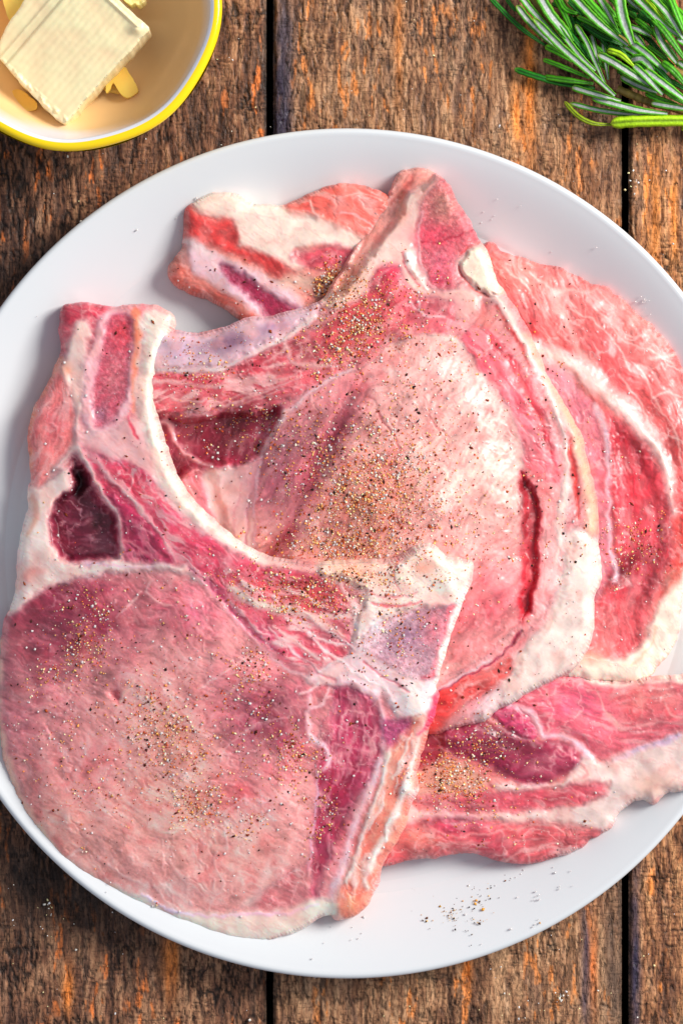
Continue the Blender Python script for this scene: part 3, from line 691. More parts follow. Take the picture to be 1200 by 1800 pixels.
B.blob(640, 880, 60, (206, 116, 96), .6, rx=1.2)
B.line([(660, 720), (676, 745), (690, 765), (700, 790)], 4, (206, 104, 104), 'lean', dz=-3, op=.7); B.line([(745, 700), (760, 740), (790, 770)], 3, (210, 120, 116), 'lean', dz=-2, op=.5)
B.line([(760, 590), (800, 598), (845, 632), (880, 680), (905, 740), (918, 800), (922, 850)], [5, 8, 10, 12, 14, 14, 6], (246, 222, 208), dz=2)
B.line([(456, 800), (505, 724), (562, 678), (620, 650)], [7, 7, 6, 3], (230, 186, 190), dz=2); B.line([(448, 960), (450, 880), (458, 810)], 4, (226, 170, 180))
# outer bands
B.poly([(812, 585), (848, 578), (880, 600), (905, 640), (940, 700), (960, 740), (975, 790), (982, 840), (972, 872), (950, 852), (928, 832), (918, 790), (903, 735), (872, 685), (832, 632)], (212, 84, 98), 'lean', 'cap_muscle', dz=2, fib=(60, .5))
B.line([(858, 590), (890, 630), (920, 680), (945, 730), (965, 790), (972, 830)], [6, 16, 20, 14, 12, 6], (206, 42, 56), 'lean', dz=-5, op=.8); B.blob(930, 770, 24, (226, 150, 156), .6, ang=65, rx=1.6)
B.poly([(925, 832), (955, 848), (984, 860), (992, 940), (984, 1020), (955, 1075), (915, 1118), (870, 1152), (800, 1190), (757, 1215), (756, 1200), (800, 1182), (866, 1140), (908, 1100), (930, 1056), (938, 1000), (944, 930)], (230, 158, 156), 'lean', 'cap_muscle', dz=-2, fib=(85, .4))
B.blob(955, 870, 24, (222, 110, 110), .7, ang=75, rx=2)
B.poly([(912, 832), (926, 834), (942, 862), (952, 902), (950, 960), (944, 1018), (936, 1070), (914, 1092), (908, 1050), (914, 990), (916, 900)], (176, 36, 50), 'lean', 'cap_muscle', dz=-14, rim=12, soft=8)
B.poly([(1004, 930), (1060, 960), (1064, 1017), (1050, 1104), (1005, 1190), (935, 1222), (875, 1252), (852, 1275), (838, 1250), (872, 1212), (896, 1182), (905, 1150), (945, 1108), (970, 1060), (986, 1000)], (238, 216, 206), 'fat', 'fat_rim', dz=5, rim=20)
B.line([(868, 520), (895, 560), (925, 610), (955, 668), (975, 715), (990, 770), (996, 825), (990, 880), (984, 945), (975, 990)], [12, 16, 15, 13, 12, 10, 13, 20, 12, 4], (238, 212, 202), dz=5, part='fat_seam')
B.line([(925, 590), (955, 650), (985, 700), (1012, 765), (1022, 815), (1036, 870), (1040, 930)], [8, 12, 16, 18, 20, 22, 20], (238, 182, 152), 'fat', dz=2)
B.line([(1000, 770), (1005, 820), (1012, 870), (1014, 910)], [4, 9, 9, 4], (214, 54, 52), 'lean', dz=-4); B.line([(870, 540), (905, 590), (930, 640)], [5, 7, 3], (206, 66, 66), 'lean')
B.poly([(756, 1222), (800, 1196), (850, 1180), (896, 1154), (896, 1182), (860, 1214), (815, 1242), (790, 1268), (750, 1292)], (214, 70, 66), 'lean', 'cap_muscle', dz=2, fib=(-35, .6))
B.line([(750, 1226), (800, 1198), (850, 1172), (890, 1140), (915, 1110)], 4, (160, 40, 70), 'lean', dz=-7); B.line([(758, 1218), (805, 1192), (860, 1158)], 5, (240, 200, 205), dz=2)
B.blob(850, 1240, 22, (232, 190, 196), .7, rx=1.6, ang=-35)
for (u, v, r, rx, an, op) in [(630, 575, 44, 1.7, -40, .36), (660, 870, 70, 1.3, -40, .26), (610, 962, 20, 4, 3, .45), (610, 500, 16, 2.4, -50, .5)]:
    B.blob(u, v, r, (216, 124, 84), op * .75, rx=rx, ang=an)
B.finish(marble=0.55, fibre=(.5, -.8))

# front chop
A = Slab([(110, 542), (135, 534), (160, 536), (195, 541), (233, 538), (262, 538), (280, 542), (300, 555), (298, 575), (287, 608), (277, 637), (271, 667), (269, 700), (273, 733), (287, 783), (304, 829), (325, 867), (354, 900), (387, 929), (421, 957), (458, 976), (500, 988), (550, 992), (600, 990), (650, 988), (690, 986), (717, 973), (733, 963), (754, 959), (769, 967), (781, 981), (805, 983), (821, 988), (829, 998), (822, 1030), (806, 1065), (795, 1100), (783, 1132), (775, 1165), (762, 1207), (769, 1223), (762, 1250), (754, 1273), (742, 1315), (729, 1357), (731, 1390), (717, 1416), (711, 1447), (692, 1485), (670, 1519), (661, 1552), (644, 1590), (625, 1609), (593, 1615), (582, 1606), (565, 1611), (545, 1622), (524, 1635), (475, 1652), (437, 1657), (395, 1653), (354, 1640), (317, 1623), (271, 1602), (225, 1583), (187, 1562), (146, 1542), (121, 1525), (92, 1492), (67, 1458), (46, 1429), (29, 1396), (17, 1362), (5, 1317), (0, 1240), (2, 1158), (5, 1117), (13, 1085), (25, 1058), (32, 1020), (33, 975), (42, 925), (52, 892), (51, 862), (57, 835), (52, 792), (54, 750), (62, 717), (83, 679), (104, 633), (110, 608), (106, 575)],
         [(200, 545, 112), (110, 560, 100), (60, 780, 92), (290, 640, 130), (40, 950, 96), (300, 850, 168), (10, 1250, 96), (60, 1450, 84), (300, 1610, 72), (450, 1640, 74), (610, 1600, 92), (700, 1450, 130), (760, 1220, 186), (820, 1000, 218), (700, 980, 222), (500, 990, 208), (400, 940, 192), (300, 1250, 160), (500, 1250, 178), (350, 1450, 118), (180, 1100, 140), (600, 1400, 140)], 505, (204, 124, 128), rag=1.4)
A.poly([(0, 1120), (30, 1060), (100, 1024), (180, 1006), (250, 1000), (330, 1004), (380, 1040), (440, 1110), (500, 1168), (560, 1196), (590, 1215), (560, 1290), (556, 1400), (550, 1500), (470, 1560), (400, 1604), (300, 1600), (200, 1568), (100, 1500), (30, 1400), (-6, 1240)], (222, 150, 146), 'lean', 'eye_of_loin', dz=12, rim=70, soft=5, fib=(35, .22))
A.blob(110, 1090, 105, (142, 46, 68), 1.15, rx=1.3); A.blob(30, 1240, 90, (176, 96, 106), .8, rx=1.4, ang=90); A.blob(340, 1070, 50, (196, 90, 112), .8, rx=1.5, ang=20)
A.blob(470, 1265, 85, (156, 66, 84), 1.1, rx=1.3, ang=-20); A.blob(200, 1350, 60, (196, 108, 114), .6, rx=1.5, ang=-20); A.blob(300, 1430, 90, (234, 162, 150), .95, rx=1.4, ang=40); A.blob(260, 1230, 70, (224, 152, 146), .7); A.blob(330, 1330, 70, (232, 164, 152), .7)
A.blob(120, 1470, 70, (208, 138, 126), .7, rx=1.5, ang=50); A.blob(420, 1390, 45, (202, 104, 110), .7); A.blob(440, 1500, 60, (234, 156, 146), .8); A.blob(400, 1180, 50, (206, 120, 128), .5)
A.line([(0, 1130), (-2, 1240), (8, 1320), (35, 1400), (75, 1465), (125, 1522), (190, 1560), (240, 1586)], [14, 12, 14, 14, 14, 14, 14, 10], (232, 178, 156), 'fat', op=.8, soft=5)
A.blob(205, 1222, 9, (160, 60, 70), .9, dz=-7, rx=1.6, ang=60); A.line([(212, 1232), (222, 1215), (236, 1200)], [8, 6, 2], (232, 180, 168), dz=3)
A.line([(215, 1400), (222, 1370), (240, 1345), (262, 1335)], 2.5, (228, 160, 150), dz=-1, op=.5); A.line([(196, 1350), (160, 1392), (110, 1420)], 3, (176, 90, 100), 'lean', op=.4, dz=-2)
for pts, w in [([(120, 1505), (140, 1494), (154, 1484)], 5), ([(380, 1500), (376, 1530), (392, 1555), (372, 1580), (366, 1600)], 3), ([(402, 1500), (396, 1470), (400, 1440)], 3), ([(190, 1520), (225, 1545), (245, 1550)], 3),
               ([(205, 1085), (235, 1060), (250, 1038)], [3, 6, 3]), ([(270, 1020), (258, 1040), (280, 1060), (300, 1065)], 3), ([(350, 1210), (400, 1180), (440, 1150)], 3), ([(270, 1560), (285, 1575), (298, 1590)], 4), ([(380, 1330), (440, 1280), (500, 1260)], 2.5), ([(350, 1470), (390, 1430), (430, 1400)], 2.5), ([(400, 1220), (430, 1200), (470, 1190)], 2.5)]:
    A.line(pts, w, (240, 200, 196), dz=1, op=.6)
# top left: red cap, pale core, outer lean
A.poly([(104, 636), (92, 665), (62, 716), (50, 750), (48, 792), (54, 835), (48, 862), (75, 856), (96, 822), (126, 792), (132, 740), (128, 690), (120, 650)], (214, 116, 114), 'lean', 'outer_muscle', dz=3, rim=14, fib=(100, .5))
A.blob(95, 740, 26, (212, 100, 110), .6, rx=1.6, ang=100); A.line([(104, 630), (84, 672), (62, 714), (52, 760), (54, 830)], [12, 12, 10, 8, 6], (222, 120, 84), 'lean', op=.7)
A.poly([(104, 540), (150, 530), (190, 538), (182, 580), (165, 612), (150, 640), (118, 630), (104, 596)], (172, 50, 68), 'lean', 'end_muscle')
A.poly([(124, 602), (134, 572), (148, 560), (160, 578), (156, 610), (154, 660), (148, 710), (138, 750), (140, 780), (112, 820), (88, 830), (126, 788), (132, 740), (126, 700), (104, 652), (112, 628)], (232, 196, 188), 'fat', 'fat_layer', dz=4)
A.blob(118, 650, 14, (232, 150, 120), .6)
A.poly([(186, 545), (240, 550), (238, 620), (232, 690), (208, 745), (172, 768), (146, 738), (148, 670), (160, 610), (174, 570)], (232, 176, 182), 'fat', 'rib_bone', dz=3)
A.poly([(196, 556), (230, 556), (230, 620), (220, 690), (196, 740), (168, 748), (162, 704), (172, 650), (184, 600)], (198, 86, 104), 'bone', 'marrow', dz=-4)
A.blob(178, 728, 16, (172, 116, 136), .8); A.blob(200, 660, 18, (196, 124, 126), .6, rx=1.8, ang=100); A.blob(216, 585, 14, (206, 60, 70), .7, rx=1.8, ang=100)
A.line([(240, 548), (240, 600), (236, 660), (236, 720)], [14, 12, 8, 6], (230, 120, 92), 'fat', soft=5)
A.poly([(262, 545), (296, 552), (306, 556), (300, 600), (284, 650), (276, 700), (280, 740), (294, 790), (312, 835), (340, 878), (372, 912), (410, 942), (455, 970), (500, 990), (560, 1000), (640, 996), (620, 1012), (560, 1012), (490, 1004), (440, 990), (392, 964), (348, 926), (302, 882), (274, 836), (252, 780), (244, 730), (242, 690), (246, 610), (252, 560)], (236, 214, 200), 'fat', 'fat_cap', dz=3, rim=26, soft=14)
A.poly([(128, 752), (150, 762), (196, 756), (236, 735), (256, 780), (278, 840), (262, 842), (222, 812), (190, 812), (165, 796), (140, 800), (134, 784)], (228, 172, 172), 'fat', 'fat_layer', dz=3)
A.line([(225, 730), (232, 752), (240, 770)], [3, 7, 5], (212, 74, 92), 'lean')
# pocket
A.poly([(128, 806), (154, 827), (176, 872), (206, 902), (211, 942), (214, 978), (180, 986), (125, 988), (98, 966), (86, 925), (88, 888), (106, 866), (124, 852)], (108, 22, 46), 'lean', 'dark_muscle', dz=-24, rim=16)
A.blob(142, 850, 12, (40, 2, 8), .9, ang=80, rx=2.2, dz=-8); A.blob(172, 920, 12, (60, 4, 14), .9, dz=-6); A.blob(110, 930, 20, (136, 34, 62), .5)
A.poly([(136, 786), (160, 796), (188, 812), (222, 808), (262, 838), (294, 884), (338, 924), (380, 952), (440, 985), (500, 1002), (570, 1008), (640, 1010), (640, 1070), (560, 1080), (480, 1056), (420, 1052), (360, 1018), (320, 992), (262, 988), (214, 978), (208, 902), (176, 868), (154, 826)], (196, 66, 90), 'lean', 'rib_meat', dz=2, fib=(38, .75))
A.poly([(176, 852), (208, 872), (246, 904), (282, 940), (306, 976), (300, 992), (250, 988), (216, 976), (212, 936), (204, 900)], (160, 42, 76), 'lean', 'rib_meat', dz=3, rim=10, fib=(50, .4))
A.blob(240, 850, 20, (206, 60, 80), .7, rx=1.6, ang=45); A.blob(340, 970, 26, (206, 70, 96), .6, rx=2, ang=40)
A.line([(134, 788), (150, 812), (168, 846), (190, 880), (206, 904), (212, 940), (214, 976)], [12, 9, 8, 7, 6, 6, 6], (238, 198, 190), dz=5)
A.line([(160, 800), (188, 834), (222, 866), (262, 912), (292, 950), (306, 984)], [7, 10, 8, 6, 7, 5], (236, 180, 182), dz=3)
A.line([(225, 870), (250, 905), (280, 930), (310, 965)], 4, (238, 190, 190), op=.6, dz=1); A.line([(216, 950), (245, 965), (275, 988)], 4, (220, 130, 140), op=.8)
A.blob(175, 805, 10, (160, 60, 84), .7, rx=2, ang=40)
# belts of fat
A.poly([(48, 858), (78, 852), (112, 826), (124, 852), (100, 876), (86, 910), (90, 950), (108, 978), (140, 992), (212, 982), (262, 990), (322, 994), (350, 1010), (362, 1032), (330, 1010), (280, 1000), (230, 1004), (180, 1010), (130, 1018), (90, 1032), (52, 1056), (14, 1080), (28, 1020), (30, 970), (40, 920)], (236, 206, 198), 'fat', 'fat_belt', dz=5)
A.blob(60, 1010, 14, (214, 120, 110), .6, rx=1.8, ang=-20); A.line([(56, 872), (64, 900), (50, 940)], [8, 12, 6], (234, 160, 134), 'fat', op=.7); A.line([(150, 992), (210, 994), (270, 996)], 7, (226, 186, 200), op=.8)
A.line([(345, 1006), (372, 1040), (410, 1084), (446, 1124), (490, 1164), (540, 1192)], [12, 7, 5, 5, 5, 7], (236, 180, 182), dz=2)
A.line([(330, 1000), (360, 1020), (400, 1060), (440, 1106), (480, 1140)], [4, 10, 14, 12, 8], (164, 36, 76), 'lean', dz=-4, op=.8)
# spiced band with streaks
A.poly([(400, 1008), (470, 1018), (560, 1020), (640, 1012), (690, 986), (700, 1010), (668, 1050), (640, 1090), (625, 1130), (600, 1160), (540, 1172), (490, 1150), (440, 1096), (405, 1056)], (204, 84, 100), 'lean', 'spiced_muscle', fib=(28, 1.0))
A.blob(520, 1035, 26, (196, 50, 70), .8, rx=3.4, ang=10); A.blob(470, 1120, 16, (170, 50, 90), .7, rx=2.6, ang=45)
A.line([(404, 1034), (430, 1050), (470, 1064), (530, 1074), (570, 1096), (600, 1118)], [8, 18, 18, 14, 10, 10], (242, 208, 196), dz=4)
A.line([(480, 1100), (520, 1130), (560, 1156)], [4, 8, 8], (236, 186, 184), dz=2); A.line([(560, 1080), (590, 1085), (625, 1080)], [6, 9, 6], (240, 200, 196)); A.line([(545, 1110), (580, 1130), (610, 1135)], 6, (240, 200, 200))
A.poly([(560, 988), (620, 986), (692, 986), (717, 973), (733, 959), (756, 955), (772, 965), (784, 979), (808, 980), (832, 990), (830, 1012), (808, 1066), (752, 1072), (716, 1076), (670, 1092), (640, 1124), (620, 1130), (628, 1086), (640, 1048), (600, 1024), (560, 1012)], (240, 208, 196), 'fat', 'fat_knob', dz=6, rim=12)
A.blob(745, 1000, 14, (232, 130, 104), .5, rx=1.6); A.line([(655, 1062), (700, 1064), (740, 1060)], [3, 6, 3], (210, 80, 90), 'lean', dz=-3); A.blob(620, 1010, 26, (230, 168, 140), .6, rx=1.8)
A.blob(700, 1010, 18, (246, 200, 180), .6, dz=3); A.blob(760, 990, 12, dz=4); A.blob(790, 1030, 14, (250, 236, 226), .6, dz=4)
A.poly([(540, 1192), (600, 1162), (632, 1130), (660, 1150), (700, 1176), (752, 1192), (768, 1178), (762, 1212), (748, 1250), (730, 1268), (700, 1262), (690, 1240), (666, 1222), (650, 1240), (620, 1216), (570, 1206)], (234, 194, 196), 'fat', 'fat_junction', dz=3)
A.poly([(632, 1134), (660, 1102), (710, 1080), (800, 1064), (794, 1100), (782, 1132), (770, 1172), (752, 1194), (717, 1190), (690, 1172), (650, 1154)], (180, 140, 152), 'bone', 'spine_bone', dz=1)
A.blob(632, 1075, 24, (238, 200, 192), .85, rx=1.6, ang=90)
A.line([(796, 1072), (784, 1120), (764, 1180), (740, 1192)], [14, 14, 12, 6], (220, 92, 106), 'bone', soft=6); A.blob(655, 1110, 24, (236, 204, 204), .8, rx=1.8, ang=-60); A.blob(765, 1100, 24, (214, 110, 120), .7, rx=1.6, ang=110); A.blob(710, 1120, 18, (150, 108, 132), .7, rx=1.8, ang=-20); A.blob(720, 1165, 12, (226, 170, 176), .7, rx=2.2, ang=10); A.line([(640, 1132), (680, 1098), (720, 1080)], 7, (232, 196, 204), op=.8)
A.line([(818, 1030), (804, 1070), (790, 1110), (778, 1150), (766, 1196), (758, 1220)], [10, 9, 10, 12, 12, 10], (250, 236, 224), dz=4, part='fat_strip'); A.blob(728, 1225, 22, (250, 236, 228), .7, rx=1.6, ang=60, dz=4)
for pts, w in [([(560, 1180), (600, 1160), (640, 1150)], [4, 8, 6]), ([(500, 1085), (540, 1110), (580, 1150), (610, 1170)], [4, 6, 7, 4]), ([(520, 1060), (570, 1105), (620, 1140)], [3, 6, 5]), ([(470, 1100), (520, 1150), (560, 1180)], [3, 5, 5]),
               ([(600, 1030), (620, 1060), (628, 1100), (632, 1140)], [5, 8, 8, 5]), ([(610, 1180), (640, 1190), (680, 1215)], [5, 6, 4]), ([(600, 1190), (590, 1215), (586, 1250)], [6, 7, 4]), ([(620, 1195), (640, 1220), (650, 1260)], [5, 5, 3]),
               ([(560, 1200), (545, 1215), (530, 1220)], 5), ([(575, 1225), (600, 1225), (630, 1235)], 4), ([(660, 1190), (690, 1230), (700, 1262)], [6, 8, 6])]:
    A.line(pts, w, (240, 206, 206), dz=1.5, op=.85)
for pts, w in [([(560, 1210), (600, 1205), (650, 1225)], 3), ([(640, 1165), (680, 1195), (720, 1215)], 3), ([(530, 1160), (570, 1190), (590, 1195)], 4), ([(650, 1045), (700, 1050), (730, 1040)], 3), ([(700, 985), (690, 1010), (700, 1040)], 2.5)]:
    A.line(pts, w, (200, 84, 100), 'lean', dz=-2, op=.6)
# tail muscle and its threads
A.poly([(583, 1208), (617, 1206), (652, 1228), (670, 1270), (668, 1310), (656, 1350), (630, 1400), (606, 1445), (580, 1500), (556, 1580), (548, 1560), (552, 1450), (556, 1390), (560, 1340), (580, 1290), (586, 1244)], (166, 52, 82), 'lean', 'tail_muscle', dz=-3, fib=(105, .55))
A.blob(600, 1390, 36, (150, 30, 64), .8, ang=110, rx=2)
for pts, w in [([(590, 1230), (600, 1270), (594, 1310), (580, 1350)], 3), ([(610, 1215), (620, 1250), (610, 1290), (615, 1330), (600, 1370)], 3), ([(600, 1270), (630, 1280), (650, 1300)], 2.5), ([(594, 1310), (620, 1316), (650, 1325)], 2.5), ([(580, 1350), (610, 1352), (640, 1356)], 2.5), ([(630, 1240), (640, 1290), (632, 1340), (615, 1390)], 2.5), ([(575, 1400), (590, 1420), (610, 1424)], 2.5), ([(645, 1290), (652, 1325), (648, 1345)], [4, 9, 4])]:
    A.line(pts, w, (226, 160, 168), op=.55, dz=1)
A.line([(545, 1222), (541, 1260), (548, 1296), (572, 1312), (578, 1338), (566, 1356)], [6, 7, 8, 12, 12, 6], (232, 190, 198), dz=2); A.line([(576, 1210), (566, 1236), (546, 1246)], 5, (230, 190, 200)); A.line([(556, 1356), (554, 1420), (548, 1480), (542, 1540)], [5, 5, 4, 3], (216, 166, 190), op=.8, dz=1)
A.line([(600, 1195), (640, 1206), (668, 1236), (676, 1290), (672, 1330), (655, 1372), (634, 1420), (616, 1470), (600, 1530), (586, 1580)], [8, 8, 8, 9, 12, 12, 12, 14, 16, 16], (236, 186, 194), dz=3)
# right flank
A.poly([(678, 1300), (700, 1268), (730, 1262), (758, 1250), (756, 1273), (744, 1315), (731, 1357), (734, 1390), (720, 1416), (713, 1447), (694, 1487), (672, 1521), (663, 1554), (646, 1592), (625, 1613), (593, 1618), (586, 1590), (606, 1540), (630, 1470), (655, 1400), (672, 1352)], (234, 130, 112), 'lean', 'flank_meat', dz=2, fib=(112, 1.0))
for pts, w in [([(745, 1270), (730, 1320), (716, 1370), (706, 1400)], [10, 12, 14, 16]), ([(712, 1380), (690, 1440), (664, 1490), (640, 1530)], [14, 12, 12, 10]), ([(684, 1310), (672, 1370), (650, 1430), (630, 1490), (610, 1550)], [4, 7, 8, 8, 8]), ([(660, 1500), (640, 1545), (648, 1560)], [6, 12, 8]), ([(725, 1290), (700, 1340), (690, 1370)], 4), ([(700, 1430), (680, 1450), (676, 1480)], 5)]:
    A.line(pts, w, (246, 218, 212), dz=3, op=.85)
A.blob(722, 1395, 12, (252, 240, 232), .7, dz=5); A.blob(612, 1590, 20, (236, 140, 96), .7)
A.poly([(672, 1264), (718, 1266), (712, 1288), (694, 1304), (676, 1312)], (172, 76, 112), 'bone', 'small_bone')
A.line([(764, 1224), (757, 1250), (748, 1276), (738, 1290)], [8, 10, 8, 4], (224, 60, 90), 'lean', dz=2); A.line([(770, 1226), (762, 1260), (750, 1290)], 4, (246, 210, 205), dz=3)
# bottom fat band
A.poly([(205, 1566), (250, 1580), (300, 1600), (370, 1608), (420, 1602), (500, 1597), (556, 1582), (590, 1590), (592, 1618), (565, 1614), (524, 1638), (475, 1656), (437, 1661), (395, 1657), (317, 1627), (225, 1587)], (242, 214, 200), 'fat', 'fat_edge', dz=2)
A.line([(250, 1576), (310, 1602), (370, 1612), (430, 1606), (500, 1604), (560, 1590)], [3, 6, 5, 6, 5, 3], (238, 196, 214), dz=1)
A.poly([(424, 1594), (450, 1568), (462, 1540), (474, 1510), (480, 1540), (470, 1570), (450, 1590)], (238, 206, 196), 'fat', None, op=.8); A.blob(505, 1560, 30, (214, 112, 118), .8, rx=1.8, ang=-35); A.blob(430, 1540, 14, (238, 200, 190), .5)
for (u, v, r, rx, an, op) in [(520, 1045, 30, 3, 10, .35), (290, 1290, 40, 1.3, 40, .35), (150, 1140, 26, 1, 0, .25), (345, 1410, 30, 1.2, 0, .3), (620, 1005, 24, 2, 0, .3)]:
    A.blob(u, v, r, (206, 112, 76), op * .75, rx=rx, ang=an)
A.gain = 1.20
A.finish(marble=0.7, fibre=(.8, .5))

CH = [("pork_chop", E, "small rib end of raw pork chop with white fat, farthest towards the butter bowl", 72),
      ("pork_chop", C_, "raw pork chop along the right rim of the plate with a curved white fat seam", 76),
      ("pork_chop", D_, "streaky raw pork chop at the lower right, pointing off the plate past the spilled seasoning", 70),
      ("pork_chop", B, "middle raw pork chop with pale seasoned eye, its pointed bone tip towards the top rim", None),
      ("pork_chop", A, "largest raw pork chop in front, on top of the pile, with upright cut rib bone", None)]
for i, (nm, s, lab, th) in enumerate(CH):
    root = empty(nm, centre(s, 20)); tag(root, lab, "pork chop", "raw pork chops piled on the plate")
    if i == 3: th = lambda u, v: 62.0 + 0 * u
    if i == 4: th = lambda u, v: 72.0 + 0 * u
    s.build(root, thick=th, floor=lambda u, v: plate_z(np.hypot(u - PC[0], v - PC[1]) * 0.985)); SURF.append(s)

# ------------------------------------------------------------------ bowl
bowl = empty("bowl", (0, 0, 0))
tag(bowl, "white enamel bowl with a yellow rim holding cut butter", "bowl")
bz = 205.0
bc = to_world(128, 3, bz)
bowl.location = (bc[0], bc[1], 0.0006)
BR = 263 * (H - bz) / H
YEL = lin(np.array([250, 214, 18]) / 255.) ; WHT = lin(np.array([226, 228, 236]) / 255.); BOUNCE_TAN = lin(np.array([244, 204, 146]) / 255.)
def bowl_r(r, z, th):
    k = sstep(60, 225, r) * (0.012 if z > 60 else 0.0)
    return r * (1 - k * np.abs(np.sin(th * 4 + 0.5)) ** 2.0)
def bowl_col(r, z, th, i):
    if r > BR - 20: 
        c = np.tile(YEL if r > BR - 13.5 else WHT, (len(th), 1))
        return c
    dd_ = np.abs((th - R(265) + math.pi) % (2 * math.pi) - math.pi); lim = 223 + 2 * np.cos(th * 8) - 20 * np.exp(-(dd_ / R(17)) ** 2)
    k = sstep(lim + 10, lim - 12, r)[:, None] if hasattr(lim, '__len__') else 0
    return WHT * (1 - k) + BOUNCE_TAN * k  # warm light bounced off the butter, painted onto the white interior
inner = [(0.5, 46), (60, 46), (110, 49), (150, 60), (180, 80), (200, 104), (212, 128), (222, 152), (230, 174), (236, 190), (BR - 20.5, 200), (BR - 18, 203), (BR - 14, 205.5), (BR - 13, 206), (BR - 7, 206), (BR - 2, 203), (BR, 197), (BR - 1, 190)]
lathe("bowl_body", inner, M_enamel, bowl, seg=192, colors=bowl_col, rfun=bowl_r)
outer = [(BR - 1, 190), (BR - 8, 165), (BR - 22, 120), (BR - 48, 75), (BR - 90, 38), (BR - 140, 16), (120, 9), (118, 1), (104, 1), (100, 10), (0.5, 12)]
lathe("outer_wall", outer, M_enamel, bowl, seg=128, colors=lambda r, z, th, i: np.tile(YEL, (len(th), 1)))

# butter: the cut block, the piece behind it, a shaving and crumbs
def butter_mats(): return {'lean': M_butter, 'fat': M_butter, 'bone': M_butter}
def butter_slab(outl, hts, seed, rgb, ridged=None, rag=1.2):
    s = Slab(outl, hts, seed, rgb, warp=2, rag=rag, sub=3)
    s.names[0] = ('butter_body', 'butter'); s.gain = 1.0
    n = fbm(s.U / 30, s.V / 30, seed, 3) - .5
    s.C *= (1 + 0.10 * n)[..., None]
    if ridged:
        (ax, ay), per, amp = ridged
        b = -s.U * ay + s.V * ax + 3 * (fbm(s.U / 30, s.V / 30, seed + 3, 2) - .5)
        w = np.sin(b / per * 2 * math.pi)
        m = (0.5 + 0.9 * fbm(s.U / 40, s.V / 40, seed + 4, 2))
        s.Z += amp * w * m
        a = s.U * ax + s.V * ay
    s.Z += 2.5 * n
    return s
dx, dy = -145 / 223., 170 / 223.
bt = butter_slab([(262, 48), (252, 64), (220, 100), (190, 132), (160, 166), (120, 212), (110, 216), (90, 200), (60, 170), (30, 138), (6, 110), (-3, 100), (0, 72), (20, 34), (60, -20), (110, -75), (140, -78), (180, -36), (225, 16)],
                 [(262, 48, 165), (117, 217, 118), (-3, 95, 128), (140, -72, 178), (130, 80, 152)], 61, (252, 220, 174), ((dx, dy), 11.5, 0.26))
# the thin slice step along the left side, the lifted lip at the right corner and the crusty edge
lo = ((s_ := bt).U - 22) * dy * -1 + 0 * bt.V
side = -(bt.U - 22) * (-dy) * -1
nx_, ny_ = -0.76, -0.65
off = (bt.U - 20) * nx_ + (bt.V - 104) * ny_
off2 = off + 0
bt.Z -= 5 * sstep(-1.5, 1.5, off)
bt.Z -= 3 * sstep(-1.2, 1.2, off - 17)
bt.Z += 9 * np.exp(-(((bt.U - 240) / 11) ** 2 + ((bt.V - 50) / 9) ** 2))
bt.Z += 4 * np.exp(-(((bt.U - 205) * .68 - (bt.V - 12) * .73) / 3.0) ** 2) * (bt.V < 48)
dl = np.abs((bt.U - 57) * 0.68 - (bt.V - 158) * 0.73)
bt.Z += 5 * sstep(8, 0, dl - 0) * sstep(.35, .75, fbm(bt.U / 8, bt.V / 8, 71, 2)) * (bt.V > 92)
bt.C[..., 2] *= 1 - 0.0 * bt.U
d_ = np.clip(-bt.D, 0, 5); bt.Z -= 5 * (1 - np.sqrt(np.clip(1 - (1 - d_ / 5) ** 2, 0, 1)))
broot = empty("butter_block", centre(bt, 60)); tag(broot, "large ridged block of pale yellow butter lying in the yellow rimmed bowl", "butter")
bt.build(broot, thick=72, mats={**PART_MAT}, side_name='cut_side', bulge=0)
b2 = butter_slab([(-30, -40), (30, -60), (60, -30), (44, 0), (34, 24), (20, 40), (8, 10), (0, -12)], [(-30, -40, 112), (60, -30, 118), (20, 30, 112)], 64, (248, 200, 96))
br2 = empty("butter_piece", centre(b2, 60)); tag(br2, "deeper yellow slice of butter behind the ridged block at the photo corner", "butter")
b2.build(br2, thick=60, side_name='cut_side', bulge=0)
b3 = butter_slab([(218, -20), (250, -14), (254, 2), (246, 8), (238, 4), (232, 11), (224, 6), (212, -6)], [(218, -20, 132), (254, 2, 128), (230, 10, 125)], 66, (246, 222, 150), rag=3)
b3.Z += 8 * (fbm(b3.U / 5, b3.V / 5, 9, 2) - .5)
br3 = empty("butter_crumb", centre(b3, 60)); tag(br3, "ragged crumb of butter beside the upper corner of the block", "butter crumb")
b3.build(br3, thick=40, side_name='cut_side', bulge=0)
b4 = butter_slab([(186, 166), (190, 142), (206, 122), (220, 118), (228, 130), (242, 156), (240, 164), (224, 172), (208, 160), (200, 146), (192, 160)], [(186, 166, 84), (215, 120, 78), (242, 160, 84), (212, 140, 96)], 68, (242, 196, 88), rag=1.0)
br4 = empty("butter_shaving", centre(b4, 60)); tag(br4, "thin curled shaving of yellow butter on the bowl floor below the block", "butter shaving")
b4.build(br4, thick=14, side_name='cut_side', bulge=0)
b5 = butter_slab([(12, 170), (30, 158), (60, 176), (66, 192), (50, 196), (30, 186)], [(12, 170, 84), (66, 192, 96), (30, 158, 80)], 69, (240, 190, 84), rag=2.0)
br5 = empty("butter_shaving", centre(b5, 60)); tag(br5, "small smear of butter under the lower left edge of the block", "butter shaving")
b5.build(br5, thick=14, side_name='cut_side', bulge=0)

